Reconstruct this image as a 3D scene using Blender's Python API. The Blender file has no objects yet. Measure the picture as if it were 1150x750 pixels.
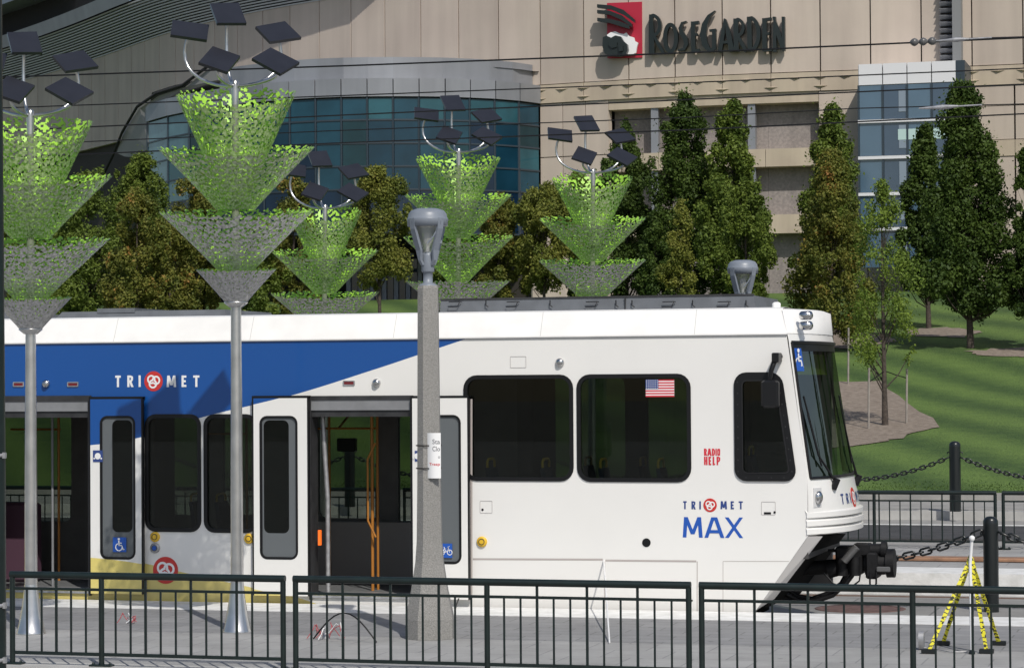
import bpy, math, random
import numpy as np
from mathutils import Vector, Matrix
from mathutils.geometry import tessellate_polygon
R = math.radians
SC = bpy.context.scene
COL = SC.collection

# ------------------------------------------------------------------ camera, sky, sun, exposure
F = 2800.0                      # focal length in photo pixels (photo 1150 wide)
TH = R(16.0)                    # the tram runs 16 degrees off the image plane
PITCH = math.atan2(57, F); ROLL = -0.0066
CZ = 2.6
camd = bpy.data.cameras.new("camera"); cam = bpy.data.objects.new("camera", camd); COL.objects.link(cam)
camd.sensor_width = 36; camd.lens = F*36/1150; camd.clip_start = 0.1; camd.clip_end = 3000
M3 = (Matrix.Rotation(TH, 3, 'Z') @ Matrix.Rotation(math.pi/2+PITCH, 3, 'X') @ Matrix.Rotation(ROLL, 3, 'Z'))
cam.matrix_world = Matrix.Translation((0, 0, CZ)) @ M3.to_4x4()
SC.camera = cam
SUN_H = Vector((0.56, -0.83)).normalized(); SUN_EL = R(47.5)
wd = bpy.data.worlds.new("World"); SC.world = wd; wd.use_nodes = True
nt = wd.node_tree; bg = nt.nodes['Background']
sky = nt.nodes.new('ShaderNodeTexSky'); sky.sky_type = 'NISHITA'; sky.sun_disc = False
sky.sun_elevation = SUN_EL; sky.sun_rotation = math.atan2(SUN_H.x, SUN_H.y)
sky.air_density = 1.0; sky.dust_density = 1.6
nt.links.new(sky.outputs[0], bg.inputs[0]); bg.inputs[1].default_value = 0.11
sd = bpy.data.lights.new("sun", 'SUN'); sun = bpy.data.objects.new("sun", sd); COL.objects.link(sun)
sd.energy = 3.8; sd.angle = R(0.53); sd.color = (1.0, 0.955, 0.88)
sdir = Vector((SUN_H.x*math.cos(SUN_EL), SUN_H.y*math.cos(SUN_EL), math.sin(SUN_EL)))
sun.rotation_euler = sdir.to_track_quat('Z', 'Y').to_euler(); sun.location = (0, 0, 60)
SC.view_settings.view_transform = 'Standard'; SC.view_settings.look = 'None'
SC.view_settings.exposure = -0.20; SC.view_settings.gamma = 1.0; SC.view_settings.use_curve_mapping = False
SC.cycles.max_bounces = 8; SC.cycles.transparent_max_bounces = 16

def ray(px, py):
    return M3 @ Vector(((px-575)/F, (375-py)/F, -1.0))
CO = Vector((0, 0, CZ))
DEP = M3 @ Vector((0, 0, -1)); DEPH = Vector((-math.sin(TH), math.cos(TH), 0))
def atz(px, py, z=0.0):
    d = ray(px, py); return CO + d*((z-CZ)/d.z)
def atv(px, py, v):
    d = ray(px, py); return CO + d*(v/d.y)
def aty(px, py, Y):
    d = ray(px, py); return CO + d*(Y/d.dot(DEPH))

# ------------------------------------------------------------------ materials
def mat(name, col, rough=0.6, metal=0.0, var=0.0, scale=5.0, bump=0.0, bscale=40.0, spec=0.5, col2=None, detail=6, coat=0):
    m = bpy.data.materials.new(name); m.use_nodes = True; t = m.node_tree; b = t.nodes['Principled BSDF']
    b.inputs['Base Color'].default_value = (*col, 1); b.inputs['Roughness'].default_value = rough
    b.inputs['Metallic'].default_value = metal; b.inputs['Specular IOR Level'].default_value = spec
    b.inputs['Coat Weight'].default_value = coat
    tc = t.nodes.new('ShaderNodeTexCoord')
    if var > 0 or col2:
        n = t.nodes.new('ShaderNodeTexNoise'); n.inputs['Scale'].default_value = scale; n.inputs['Detail'].default_value = detail
        t.links.new(tc.outputs['Object'], n.inputs['Vector'])
        r = t.nodes.new('ShaderNodeValToRGB'); t.links.new(n.outputs['Fac'], r.inputs[0])
        c2 = col2 or tuple(c*(1-var) for c in col); c1 = col if col2 else tuple(min(1, c*(1+var*0.6)) for c in col)
        r.color_ramp.elements[0].position = 0.35; r.color_ramp.elements[0].color = (*c2, 1)
        r.color_ramp.elements[1].position = 0.65; r.color_ramp.elements[1].color = (*c1, 1)
        t.links.new(r.outputs[0], b.inputs['Base Color'])
    if bump > 0:
        n2 = t.nodes.new('ShaderNodeTexNoise'); n2.inputs['Scale'].default_value = bscale; n2.inputs['Detail'].default_value = 4
        t.links.new(tc.outputs['Object'], n2.inputs['Vector'])
        bp = t.nodes.new('ShaderNodeBump'); bp.inputs['Strength'].default_value = bump; bp.inputs['Distance'].default_value = 0.02
        t.links.new(n2.outputs['Fac'], bp.inputs['Height']); t.links.new(bp.outputs[0], b.inputs['Normal'])
    return m

def glassmat(name, tint, gl=1.0, ior=1.45, rough=0.0, glcol=(1, 1, 1)):
    m = bpy.data.materials.new(name); m.use_nodes = True; t = m.node_tree; t.nodes.remove(t.nodes['Principled BSDF'])
    out = t.nodes['Material Output']
    tr = t.nodes.new('ShaderNodeBsdfTransparent'); tr.inputs[0].default_value = (*tint, 1)
    g = t.nodes.new('ShaderNodeBsdfGlossy'); g.inputs['Roughness'].default_value = rough; g.inputs[0].default_value = (*glcol, 1)
    fr = t.nodes.new('ShaderNodeFresnel'); fr.inputs[0].default_value = ior
    mu = t.nodes.new('ShaderNodeMath'); mu.operation = 'MULTIPLY'; mu.inputs[1].default_value = gl; t.links.new(fr.outputs[0], mu.inputs[0])
    mx = t.nodes.new('ShaderNodeMixShader'); t.links.new(mu.outputs[0], mx.inputs[0]); t.links.new(tr.outputs[0], mx.inputs[1]); t.links.new(g.outputs[0], mx.inputs[2])
    t.links.new(mx.outputs[0], out.inputs[0]); return m

def leafmat(name, c1, c2, c3=None):
    m = bpy.data.materials.new(name); m.use_nodes = True; t = m.node_tree; b = t.nodes['Principled BSDF']
    g = t.nodes.new('ShaderNodeNewGeometry'); r = t.nodes.new('ShaderNodeValToRGB')
    r.color_ramp.elements[0].color = (*c1, 1); r.color_ramp.elements[1].color = (*c2, 1)
    if c3:
        e = r.color_ramp.elements.new(0.82); e.color = (*c2, 1); r.color_ramp.elements[-1].color = (*c3, 1)
    tc = t.nodes.new('ShaderNodeTexCoord'); n = t.nodes.new('ShaderNodeTexNoise'); n.inputs['Scale'].default_value = 0.9
    t.links.new(tc.outputs['Object'], n.inputs['Vector'])
    a = t.nodes.new('ShaderNodeMath'); a.operation = 'MULTIPLY_ADD'; a.inputs[1].default_value = 0.55; t.links.new(g.outputs['Random Per Island'], a.inputs[0])
    n3 = t.nodes.new('ShaderNodeMath'); n3.operation = 'MULTIPLY_ADD'; n3.inputs[1].default_value = 1.6; n3.inputs[2].default_value = -0.55; t.links.new(n.outputs['Fac'], n3.inputs[0])
    t.links.new(n3.outputs[0], a.inputs[2]); t.links.new(a.outputs[0], r.inputs[0])
    t.links.new(r.outputs[0], b.inputs['Base Color']); b.inputs['Roughness'].default_value = 0.6; b.inputs['Specular IOR Level'].default_value = 0.25
    tl = t.nodes.new('ShaderNodeBsdfTranslucent'); t.links.new(r.outputs[0], tl.inputs[0])
    mx = t.nodes.new('ShaderNodeMixShader'); mx.inputs[0].default_value = 0.28
    t.links.new(b.outputs[0], mx.inputs[1]); t.links.new(tl.outputs[0], mx.inputs[2]); t.links.new(mx.outputs[0], t.nodes['Material Output'].inputs[0])
    return m

# ------------------------------------------------------------------ mesh helper
ORG = {}
class MB:
    def __init__(s): s.v = []; s.f = []; s.mi = []; s.m = 0; s.sm = []
    def add(s, vs, fs, smooth=False):
        n = len(s.v); s.v += [tuple(p) for p in vs]
        for f in fs: s.f.append([n+i for i in f]); s.mi.append(s.m); s.sm.append(smooth)
        return s
    def box(s, a, b):
        x0, y0, z0 = [min(a[i], b[i]) for i in range(3)]; x1, y1, z1 = [max(a[i], b[i]) for i in range(3)]
        return s.hexa([(x0,y0,z0),(x1,y0,z0),(x1,y1,z0),(x0,y1,z0),(x0,y0,z1),(x1,y0,z1),(x1,y1,z1),(x0,y1,z1)])
    def hexa(s, p):
        return s.add(p, [(0,3,2,1),(4,5,6,7),(0,1,5,4),(1,2,6,5),(2,3,7,6),(3,0,4,7)])
    def bbox(s, a, b, r=0.01):      # box with chamfered vertical and horizontal edges
        x0, y0, z0 = [min(a[i], b[i]) for i in range(3)]; x1, y1, z1 = [max(a[i], b[i]) for i in range(3)]
        pr = [(x0+r,y0),(x1-r,y0),(x1,y0+r),(x1,y1-r),(x1-r,y1),(x0+r,y1),(x0,y1-r),(x0,y0+r)]
        pi = [(x0+2*r,y0+r),(x1-2*r,y0+r),(x1-r,y0+2*r),(x1-r,y1-2*r),(x1-2*r,y1-r),(x0+2*r,y1-r),(x0+r,y1-2*r),(x0+r,y0+2*r)]
        rings = [[(p[0],p[1],z0) for p in pi], [(p[0],p[1],z0+r) for p in pr], [(p[0],p[1],z1-r) for p in pr], [(p[0],p[1],z1) for p in pi]]
        return s.rings(rings, True, False)
    def rings(s, rings, cap=True, smooth=True):
        k = len(rings[0]); vs = [p for r in rings for p in r]; fs = []
        for i in range(len(rings)-1):
            for j in range(k): fs.append((i*k+j, i*k+(j+1)%k, (i+1)*k+(j+1)%k, (i+1)*k+j))
        s.add(vs, fs, smooth)
        if cap: s.add(rings[0], [tuple(range(k))[::-1]]); s.add(rings[-1], [tuple(range(k))])
        return s
    def tube(s, pts, r, seg=8, cap=True):
        pts = [Vector(p) for p in pts]; n = len(pts); rs = r if isinstance(r, (list, tuple)) else [r]*n
        rg = []; up = None
        for i in range(n):
            d = (pts[min(i+1, n-1)]-pts[max(i-1, 0)]).normalized()
            if up is None: up = Vector((0,0,1)) if abs(d.z) < 0.9 else Vector((1,0,0))
            a = d.cross(up).normalized(); b = a.cross(d).normalized(); up = b
            rg.append([tuple(pts[i] + (a*math.cos(t)+b*math.sin(t))*rs[i]) for t in [2*math.pi*k/seg for k in range(seg)]])
        return s.rings([r_[::-1] for r_ in rg], cap)
    def lathe(s, c, prof, seg=20, cap=True):
        return s.rings([[(c[0]+r*math.cos(2*math.pi*k/seg), c[1]+r*math.sin(2*math.pi*k/seg), c[2]+z) for k in range(seg)] for r, z in prof], cap)
    def disc(s, c, r, th, seg=24, ax='y'):    # disc facing -y
        f = [(c[0]+r*math.cos(2*math.pi*k/seg), c[1], c[2]+r*math.sin(2*math.pi*k/seg)) for k in range(seg)]
        b = [(p[0], p[1]+th, p[2]) for p in f]
        return s.rings([b, f], True, False)
    def plate(s, loops, y0, th):              # polygon with holes in xz, front at y0 facing -y
        if len(loops) == 2: return s.ringplate(loops[0], loops[1], y0, th)
        loops = [[Vector((p[0], p[1], 0)) for p in l] for l in loops]
        flat = [p for l in loops for p in l]; tris = tessellate_polygon(loops)
        n = len(flat); vf = [(p.x, y0, p.y) for p in flat]; vb = [(p.x, y0+th, p.y) for p in flat]; fs = []
        for t in tris:
            a, b, c = [flat[i] for i in t]
            if (b-a).cross(c-a).z < 0: t = t[::-1]
            fs.append(tuple(t)); fs.append(tuple(n+i for i in t[::-1]))
        o = 0
        for l in loops:
            k = len(l)
            ar = sum(l[i].x*l[(i+1)%k].y-l[(i+1)%k].x*l[i].y for i in range(k))
            for i in range(k):
                a, b = o+i, o+(i+1)%k
                q = (a, n+a, n+b, b) if (ar > 0) == (o == 0) else (a, b, n+b, n+a)
                if o != 0: q = q
                fs.append(q)
            o += k
        return s.add(vf+vb, fs)
    def ringplate(s, outer, hole, y0, th):    # plate with one hole, both star-shaped about the hole's centre
        cx = (min(p[0] for p in hole)+max(p[0] for p in hole))/2; cz = (min(p[1] for p in hole)+max(p[1] for p in hole))/2
        angs = sorted(set(round(math.atan2(p[1]-cz, p[0]-cx), 6) for l in (outer, hole) for p in l))
        def hit(l, a):
            dx, dz = math.cos(a), math.sin(a); best = None; k = len(l)
            for i in range(k):
                ax, az = l[i][0]-cx, l[i][1]-cz; ex, ez = l[(i+1) % k][0]-cx-ax, l[(i+1) % k][1]-cz-az
                den = dx*ez-dz*ex
                if abs(den) < 1e-12: continue
                t = (ax*ez-az*ex)/den; q = (ax*dz-az*dx)/den
                if -1e-4 <= q <= 1+1e-4 and t > 0 and (best is None or t < best): best = t
            return (cx+dx*best, cz+dz*best)
        O = [hit(outer, a) for a in angs]; H = [hit(hole, a) for a in angs]; n = len(angs)
        vs = [(p[0], y0, p[1]) for p in O]+[(p[0], y0, p[1]) for p in H]+[(p[0], y0+th, p[1]) for p in O]+[(p[0], y0+th, p[1]) for p in H]
        fs = []
        for i in range(n):
            j = (i+1) % n
            fs += [(i, j, n+j, n+i), (2*n+i, 3*n+i, 3*n+j, 2*n+j), (i, 2*n+i, 2*n+j, j), (n+i, n+j, 3*n+j, 3*n+i)]
        return s.add(vs, fs)
    def ribbon(s, pts, w, y, th=0.0006, closed=False):    # flat band along a path in xz, facing -y
        pts = [Vector(p) for p in pts]; n = len(pts); L = []; Q = []
        for i, p in enumerate(pts):
            a = pts[i-1] if (i > 0 or closed) else p; b = pts[(i+1) % n] if (i < n-1 or closed) else p
            d = (b-a).normalized(); m = Vector((-d.y, d.x)); k = 1.0
            if 0 < i < n-1 or closed:
                c = (b-p).normalized().dot((p-a).normalized()); k = min(1.6, 1/max(0.5, math.sqrt(max(0.01, (1+c)/2))))
            L.append(p+m*w/2*k); Q.append(p-m*w/2*k)
        vs = [(p.x, y, p.y) for p in L]+[(p.x, y, p.y) for p in Q]; vs += [(v[0], y+th, v[2]) for v in vs]; N = 2*n; fs = []
        for i in range(n if closed else n-1):
            j = (i+1) % n; fs += [(i, n+i, n+j, j), (N+i, N+j, N+n+j, N+n+i), (i, j, N+j, N+i), (n+i, N+n+i, N+n+j, n+j)]
        return s.add(vs, fs)
    def build(s, name, mats, parent=None, org=None, label=None):
        if not isinstance(mats, (list, tuple)): mats = [mats]
        me = bpy.data.meshes.new(name); o0 = Vector(org) if org is not None else (ORG[parent.name] if parent else Vector((0,0,0)))
        me.from_pydata([(p[0]-o0.x, p[1]-o0.y, p[2]-o0.z) for p in s.v], [], s.f)
        me.polygons.foreach_set('material_index', s.mi); me.polygons.foreach_set('use_smooth', s.sm)
        for m in mats: me.materials.append(m)
        me.update()
        ob = bpy.data.objects.new(name, me); COL.objects.link(ob)
        if parent: ob.parent = parent
        else: ob.location = o0
        ORG[ob.name] = o0
        if label: ob['label'] = label
        return ob
def tag(o, label=None, cat=None, group=None, kind=None):
    if label: o['label'] = label
    if cat: o['category'] = cat
    if group: o['group'] = group
    if kind: o['kind'] = kind
    return o
def empty(name, loc, label=None, cat=None, group=None):
    o = bpy.data.objects.new(name, None); COL.objects.link(o); o.location = loc; o.empty_display_size = 0.3
    ORG[o.name] = Vector(loc); return tag(o, label, cat, group)
def copy_tree(o, parent=None):
    c = o.copy(); COL.objects.link(c); c.parent = parent
    for k in ('label',):
        if parent is None and k in c: del c[k]
    for ch in [x for x in bpy.data.objects if x.parent == o]: copy_tree(ch, c)
    return c
def text_bm(s, body, u0, u1, z0, z1, y, th=0.003, bold=0.0, shear=0, space=1.0):
    cu = bpy.data.curves.new('t', 'FONT'); cu.body = body; cu.offset = bold; cu.space_character = space; cu.shear = shear; cu.resolution_u = 3
    ob = bpy.data.objects.new('t', cu); COL.objects.link(ob); bpy.context.view_layer.update()
    me = bpy.data.meshes.new_from_object(ob.evaluated_get(bpy.context.evaluated_depsgraph_get()))
    xs = [v.co.x for v in me.vertices]; ys = [v.co.y for v in me.vertices]
    ax, bx, ay, by = min(xs), max(xs), min(ys), max(ys)
    vs = [(u0+(v.co.x-ax)/(bx-ax)*(u1-u0), y, z0+(v.co.y-ay)/(by-ay)*(z1-z0)) for v in me.vertices]
    s.add(vs, [tuple(p.vertices) for p in me.polygons])
    bpy.data.objects.remove(ob); bpy.data.curves.remove(cu); bpy.data.meshes.remove(me)
    return s
def rrect(u0, u1, z0, z1, r, n=5, slant=0.0):
    out = []
    for cx, cz, a0 in ((u1-r, z0+r, -90), (u1-r, z1-r, 0), (u0+r, z1-r, 90), (u0+r, z0+r, 180)):
        for k in range(n+1):
            a = R(a0+90*k/n); x = cx+r*math.cos(a); z = cz+r*math.sin(a)
            if slant and cx > (u0+u1)/2: x -= slant*(z-z0)/(z1-z0)
            out.append((x, z))
    return out
def inset(u0, u1, z0, z1, d): return u0+d, u1-d, z0+d, z1-d

# ------------------------------------------------------------------ layout along the tram
V0 = 28.08                        # near side of the tram
VF = V0+2.65
def S(px, py, v=V0): p = atv(px, py, v); return p.x, p.z
def rect(px0, py0, px1, py1, v=V0):
    mx, my = (px0+px1)/2, (py0+py1)/2
    return S(px0, my, v)[0], S(px1, my, v)[0], S(mx, py1, v)[1], S(mx, py0, v)[1]

# materials in use
M = {}
M['white'] = mat('tram_white', (0.80, 0.79, 0.765), 0.32, var=0.04, scale=1.6, coat=0.3)
M['cove'] = mat('cove_white', (0.84, 0.83, 0.81), 0.4, var=0.05, scale=3)
M['black'] = mat('rubber_black', (0.007, 0.007, 0.008), 0.4, spec=0.35)
M['dark'] = mat('dark_trim', (0.03, 0.03, 0.032), 0.5, var=0.3, scale=8)
M['under'] = mat('under_black', (0.004, 0.004, 0.004), 0.9, spec=0.1)
M['coupler'] = mat('coupler_iron', (0.008, 0.008, 0.009), 0.6, var=0.5, scale=14, spec=0.3)
M['greymetal'] = mat('grey_metal', (0.22, 0.225, 0.235), 0.45, var=0.1, scale=6)
M['shroud'] = mat('shroud', (0.115, 0.125, 0.14), 0.6, var=0.18, scale=4)
M['steel'] = mat('brushed_steel', (0.58, 0.58, 0.58), 0.28, metal=0.9, var=0.12, scale=6)
M['galv'] = mat('galvanised', (0.42, 0.42, 0.43), 0.45, metal=0.6, var=0.2, scale=14)
M['railgreen'] = mat('rail_green', (0.005, 0.013, 0.012), 0.4, var=0.25, scale=9)
M['bollard'] = mat('bollard_black', (0.010, 0.013, 0.014), 0.3)
M['orange'] = mat('orange_pole', (0.42, 0.17, 0.03), 0.4)
M['yellow'] = mat('button_yellow', (0.72, 0.45, 0.03), 0.4)
M['red'] = mat('logo_red', (0.55, 0.035, 0.03), 0.4)
M['lred'] = mat('sticker_red', (0.62, 0.03, 0.05), 0.4)
M['navy'] = mat('navy_print', (0.03, 0.06, 0.22), 0.4)
M['blue'] = mat('print_blue', (0.015, 0.09, 0.42), 0.4)
M['print_white'] = mat('print_white', (0.82, 0.82, 0.82), 0.4)
M['lens_red'] = mat('lens_red', (0.16, 0.015, 0.02), 0.25)
M['chrome'] = mat('chrome', (0.55, 0.55, 0.55), 0.2, metal=1.0)
M['seat'] = mat('seat_cloth', (0.025, 0.035, 0.075), 0.8, var=0.3, scale=20)
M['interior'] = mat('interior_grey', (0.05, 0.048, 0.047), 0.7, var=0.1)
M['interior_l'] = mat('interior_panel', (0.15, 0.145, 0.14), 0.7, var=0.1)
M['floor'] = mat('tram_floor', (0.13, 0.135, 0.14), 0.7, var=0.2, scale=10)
M['glass'] = glassmat('tinted_glass', (0.52, 0.57, 0.53), 0.7)
M['glass_far'] = glassmat('far_glass', (0.42, 0.45, 0.42), 0.5)
M['windshield'] = glassmat('windshield_glass', (0.24, 0.32, 0.27), 0.20)
M['doorglass'] = mat('door_glass_film', (0.12, 0.132, 0.14), 0.3)
M['concrete_pole'] = mat('concrete_pole', (0.31, 0.30, 0.285), 0.85, col2=(0.225, 0.22, 0.205), scale=70, bump=0.5, bscale=90)
M['lamp_grey'] = mat('lamp_grey', (0.20, 0.225, 0.265), 0.4, var=0.08)
M['lamp_glass'] = mat('lamp_glass', (0.55, 0.57, 0.52), 0.2); M['lamp_glass'].node_tree.nodes['Principled BSDF'].inputs['Alpha'].default_value = 0.45
M['white_paint'] = mat('white_rod', (0.78, 0.78, 0.78), 0.4)

# blue and yellow livery: paint regions on the body side (a painted shape, fixed to the tram)
def streaks(m, amt=0.25, isl=0.08):       # vertical weather streaks and a slightly different tone per panel
    t = m.node_tree; b = t.nodes['Principled BSDF']; src = b.inputs['Base Color'].links[0].from_socket
    g = t.nodes.new('ShaderNodeNewGeometry'); mp = t.nodes.new('ShaderNodeMapping'); mp.inputs['Scale'].default_value = (1.6, 1.6, 0.10); t.links.new(g.outputs['Position'], mp.inputs[0])
    n = t.nodes.new('ShaderNodeTexNoise'); n.inputs['Scale'].default_value = 1.0; n.inputs['Detail'].default_value = 8; t.links.new(mp.outputs[0], n.inputs[0])
    r = t.nodes.new('ShaderNodeMapRange'); r.inputs[1].default_value = 0.35; r.inputs[2].default_value = 0.75; r.inputs[3].default_value = 1.0; r.inputs[4].default_value = 1.0-amt; t.links.new(n.outputs[0], r.inputs[0])
    q = t.nodes.new('ShaderNodeMapRange'); q.inputs[3].default_value = 1-isl; q.inputs[4].default_value = 1+isl*.5; t.links.new(g.outputs['Random Per Island'], q.inputs[0])
    k = t.nodes.new('ShaderNodeMath'); k.operation = 'MULTIPLY'; t.links.new(r.outputs[0], k.inputs[0]); t.links.new(q.outputs[0], k.inputs[1])
    x = t.nodes.new('ShaderNodeVectorMath'); x.operation = 'SCALE'; t.links.new(src, x.inputs[0]); t.links.new(k.outputs[0], x.inputs['Scale']); t.links.new(x.outputs[0], b.inputs['Base Color'])
    return m
def livery():
    m = mat('tram_livery', (0.80, 0.79, 0.765), 0.32, coat=0.3); t = m.node_tree; b = t.nodes['Principled BSDF']
    g = t.nodes.new('ShaderNodeNewGeometry'); sp = t.nodes.new('ShaderNodeSeparateXYZ'); t.links.new(g.outputs['Position'], sp.inputs[0])
    def curve(pts, z0, z1):
        P = [S(*p) for p in pts]; ua, ub = P[0][0], P[-1][0]
        mp = t.nodes.new('ShaderNodeMapRange'); mp.inputs[1].default_value = ua; mp.inputs[2].default_value = ub; t.links.new(sp.outputs[0], mp.inputs[0])
        fc = t.nodes.new('ShaderNodeFloatCurve'); c = fc.mapping.curves[0]
        q = [((u-ua)/(ub-ua), (z-z0)/(z1-z0)) for u, z in P]
        c.points[0].location = q[0]; c.points[1].location = q[-1]
        for a in q[1:-1]: c.points.new(*a)
        fc.mapping.update(); t.links.new(mp.outputs[0], fc.inputs[1])
        m2 = t.nodes.new('ShaderNodeMapRange'); m2.inputs[3].default_value = z0; m2.inputs[4].default_value = z1; t.links.new(fc.outputs[0], m2.inputs[0])
        return m2.outputs[0]
    zb = curve([(-60, 506), (100, 500), (160, 491), (225, 469), (320, 446), (420, 415), (480, 395), (537, 376)], 1.0, 4.0)
    zy = curve([(-60, 622), (100, 625), (160, 632), (200, 641), (240, 650), (290, 661), (345, 674), (400, 700)], -0.5, 1.5)
    def cmp(op, a, b_):
        n = t.nodes.new('ShaderNodeMath'); n.operation = op; t.links.new(a, n.inputs[0])
        if isinstance(b_, float): n.inputs[1].default_value = b_
        else: t.links.new(b_, n.inputs[1])
        return n.outputs[0]
    ue = S(537, 376)[0]; uy = S(399, 690)[0]
    fb = cmp('MULTIPLY', cmp('GREATER_THAN', sp.outputs[2], zb), cmp('LESS_THAN', sp.outputs[0], ue))
    fy = cmp('MULTIPLY', cmp('LESS_THAN', sp.outputs[2], zy), cmp('LESS_THAN', sp.outputs[0], uy))
    n = t.nodes.new('ShaderNodeTexNoise'); n.inputs['Scale'].default_value = 1.5; n.inputs['Detail'].default_value = 8
    t.links.new(g.outputs['Position'], n.inputs[0])
    def mix(fac, ca, cb):
        x = t.nodes.new('ShaderNodeMixRGB'); t.links.new(fac, x.inputs[0])
        for i, c in ((1, ca), (2, cb)):
            if isinstance(c, tuple): x.inputs[i].default_value = (*c, 1)
            else: t.links.new(c, x.inputs[i])
        return x.outputs[0]
    wv = mix(n.outputs['Fac'], (0.76, 0.75, 0.725), (0.82, 0.81, 0.785))
    c = mix(fb, wv, (0.006, 0.075, 0.30)); c = mix(fy, c, (0.70, 0.58, 0.16))
    # faint dust along the skirt
    mp = t.nodes.new('ShaderNodeMapRange'); mp.inputs[1].default_value = 0.7; mp.inputs[2].default_value = 0.0; mp.inputs[3].default_value = 0; mp.inputs[4].default_value = 0.35
    t.links.new(sp.outputs[2], mp.inputs[0]); d = cmp('MULTIPLY', mp.outputs[0], n.outputs['Fac'])
    c = mix(d, c, (0.42, 0.38, 0.33)); t.links.new(c, b.inputs['Base Color'])
    return m
M['livery'] = livery()

# ================================================================== THE GROUND
UA, UB = -90.0, 70.0
def lawn_z(u, v):
    t = max(0.0, min(1.0, (v-51.2)/(103.0-51.2)))
    z = 0.34 + 6.0*(t*0.92+0.08*t*t*(3-2*t))
    if 0 < t < 1: z += 0.22*math.sin(u*0.13+v*0.07)*math.sin(math.pi*t) + 0.10*math.sin(u*0.31-v*0.19+1)*math.sin(math.pi*t)
    return z
def paver(name, c1, c2, c3, sx, sy, mortar=0.02):
    m = mat(name, c1, 0.8, bump=0.25, bscale=120); t = m.node_tree; b = t.nodes['Principled BSDF']
    g = t.nodes.new('ShaderNodeNewGeometry'); br = t.nodes.new('ShaderNodeTexBrick')
    br.inputs['Scale'].default_value = 1.0; br.inputs['Brick Width'].default_value = sx; br.inputs['Row Height'].default_value = sy; br.inputs['Mortar Size'].default_value = mortar*0.5
    br.inputs['Color1'].default_value = (*c1, 1); br.inputs['Color2'].default_value = (*c2, 1); br.inputs['Mortar'].default_value = (*c3, 1)
    br.inputs['Mortar Smooth'].default_value = 0.3
    t.links.new(g.outputs['Position'], br.inputs['Vector'])
    n = t.nodes.new('ShaderNodeTexNoise'); n.inputs['Scale'].default_value = 1.3; n.inputs['Detail'].default_value = 9; n.inputs['Roughness'].default_value = 0.7
    t.links.new(g.outputs['Position'], n.inputs[0])
    mx = t.nodes.new('ShaderNodeMixRGB'); mx.blend_type = 'MULTIPLY'; mx.inputs[0].default_value = 1
    r = t.nodes.new('ShaderNodeValToRGB'); r.color_ramp.elements[0].position = .3; r.color_ramp.elements[0].color = (.68, .68, .68, 1); r.color_ramp.elements[1].position = .7
    t.links.new(n.outputs[0], r.inputs[0]); t.links.new(br.outputs[0], mx.inputs[1]); t.links.new(r.outputs[0], mx.inputs[2])
    vo = t.nodes.new('ShaderNodeTexVoronoi'); vo.inputs['Scale'].default_value = 2.6; t.links.new(g.outputs['Position'], vo.inputs['Vector'])      # gum and drip spots
    rv = t.nodes.new('ShaderNodeMapRange'); rv.inputs[1].default_value = 0.05; rv.inputs[2].default_value = 0.10; rv.inputs[3].default_value = 0.55; rv.inputs[4].default_value = 1.0; t.links.new(vo.outputs['Distance'], rv.inputs[0])
    sc = t.nodes.new('ShaderNodeVectorMath'); sc.operation = 'SCALE'; t.links.new(mx.outputs[0], sc.inputs[0]); t.links.new(rv.outputs[0], sc.inputs['Scale']); t.links.new(sc.outputs[0], b.inputs['Base Color'])
    return m
def slab(name, v0, v1, z, m, thick=0.3, u0=UA, u1=UB):
    b = MB(); b.box((u0, v0, z-thick), (u1, v1, z)); o = b.build(name, m); return tag(o, kind='structure')
m_asph = mat('asphalt', (0.055, 0.055, 0.058), 0.9, var=0.25, scale=3, bump=0.4, bscale=150)
m_conc = mat('concrete', (0.33, 0.32, 0.30), 0.85, col2=(0.25, 0.245, 0.235), scale=2.2, bump=0.3, bscale=90, detail=10)
m_conc2 = mat('concrete_light', (0.46, 0.455, 0.44), 0.85, col2=(0.38, 0.375, 0.36), scale=3, bump=0.3, bscale=90, detail=10)
m_pav_d = paver('paver_dark', (0.265, 0.265, 0.27), (0.30, 0.30, 0.302), (0.19, 0.19, 0.19), 0.61, 0.30)
m_pav_l = paver('paver_light', (0.36, 0.358, 0.35), (0.40, 0.397, 0.39), (0.27, 0.27, 0.27), 0.61, 0.61)
m_tact = mat('tactile_strip', (0.78, 0.78, 0.77), 0.6, col2=(0.62, 0.62, 0.60), scale=5, bump=0.2, bscale=30, detail=8)
m_bed = paver('track_bed', (0.27, 0.265, 0.255), (0.30, 0.295, 0.285), (0.16, 0.16, 0.155), 2.4, 1.2, 0.03)

gb = MB(); gb.box((-900, -400, -1.2), (900, 1600, -0.62)); tag(gb.build('ground', mat('ground', (0.16, 0.15, 0.13), 0.9, var=0.2, scale=0.2)), kind='structure')
slab('near_street', -60, 21.15, -0.16, m_conc)
slab('kerb', 21.15, 21.62, 0.0, m_conc2, 0.5)
slab('platform', 21.62, 24.5, -0.002, m_pav_l, 0.5)
slab('platform_edge_paving', 24.5, 27.02, 0.0, m_pav_d, 0.5)
slab('platform_strip', 27.02, 27.98, 0.006, m_tact, 0.5)
slab('track_bed', 27.98, 34.25, -0.30, m_bed)
slab('far_platform_strip', 34.25, 35.35, 0.0, m_tact, 0.5)
slab('far_platform', 35.35, 39.7, -0.006, m_pav_l, 0.5)
slab('road_gutter', 39.7, 41.3, 0.0, m_conc, 0.5)
slab('road', 41.3, 45.2, 0.03, m_asph, 0.4)
slab('road_marking', 45.2, 45.38, 0.037, mat('road_white', (0.7, 0.7, 0.68), 0.7, var=0.2, scale=8), 0.3)
slab('road_edge', 45.38, 46.9, 0.032, m_conc, 0.4)
slab('far_kerb', 46.9, 47.15, 0.20, m_conc2, 0.5)
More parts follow.
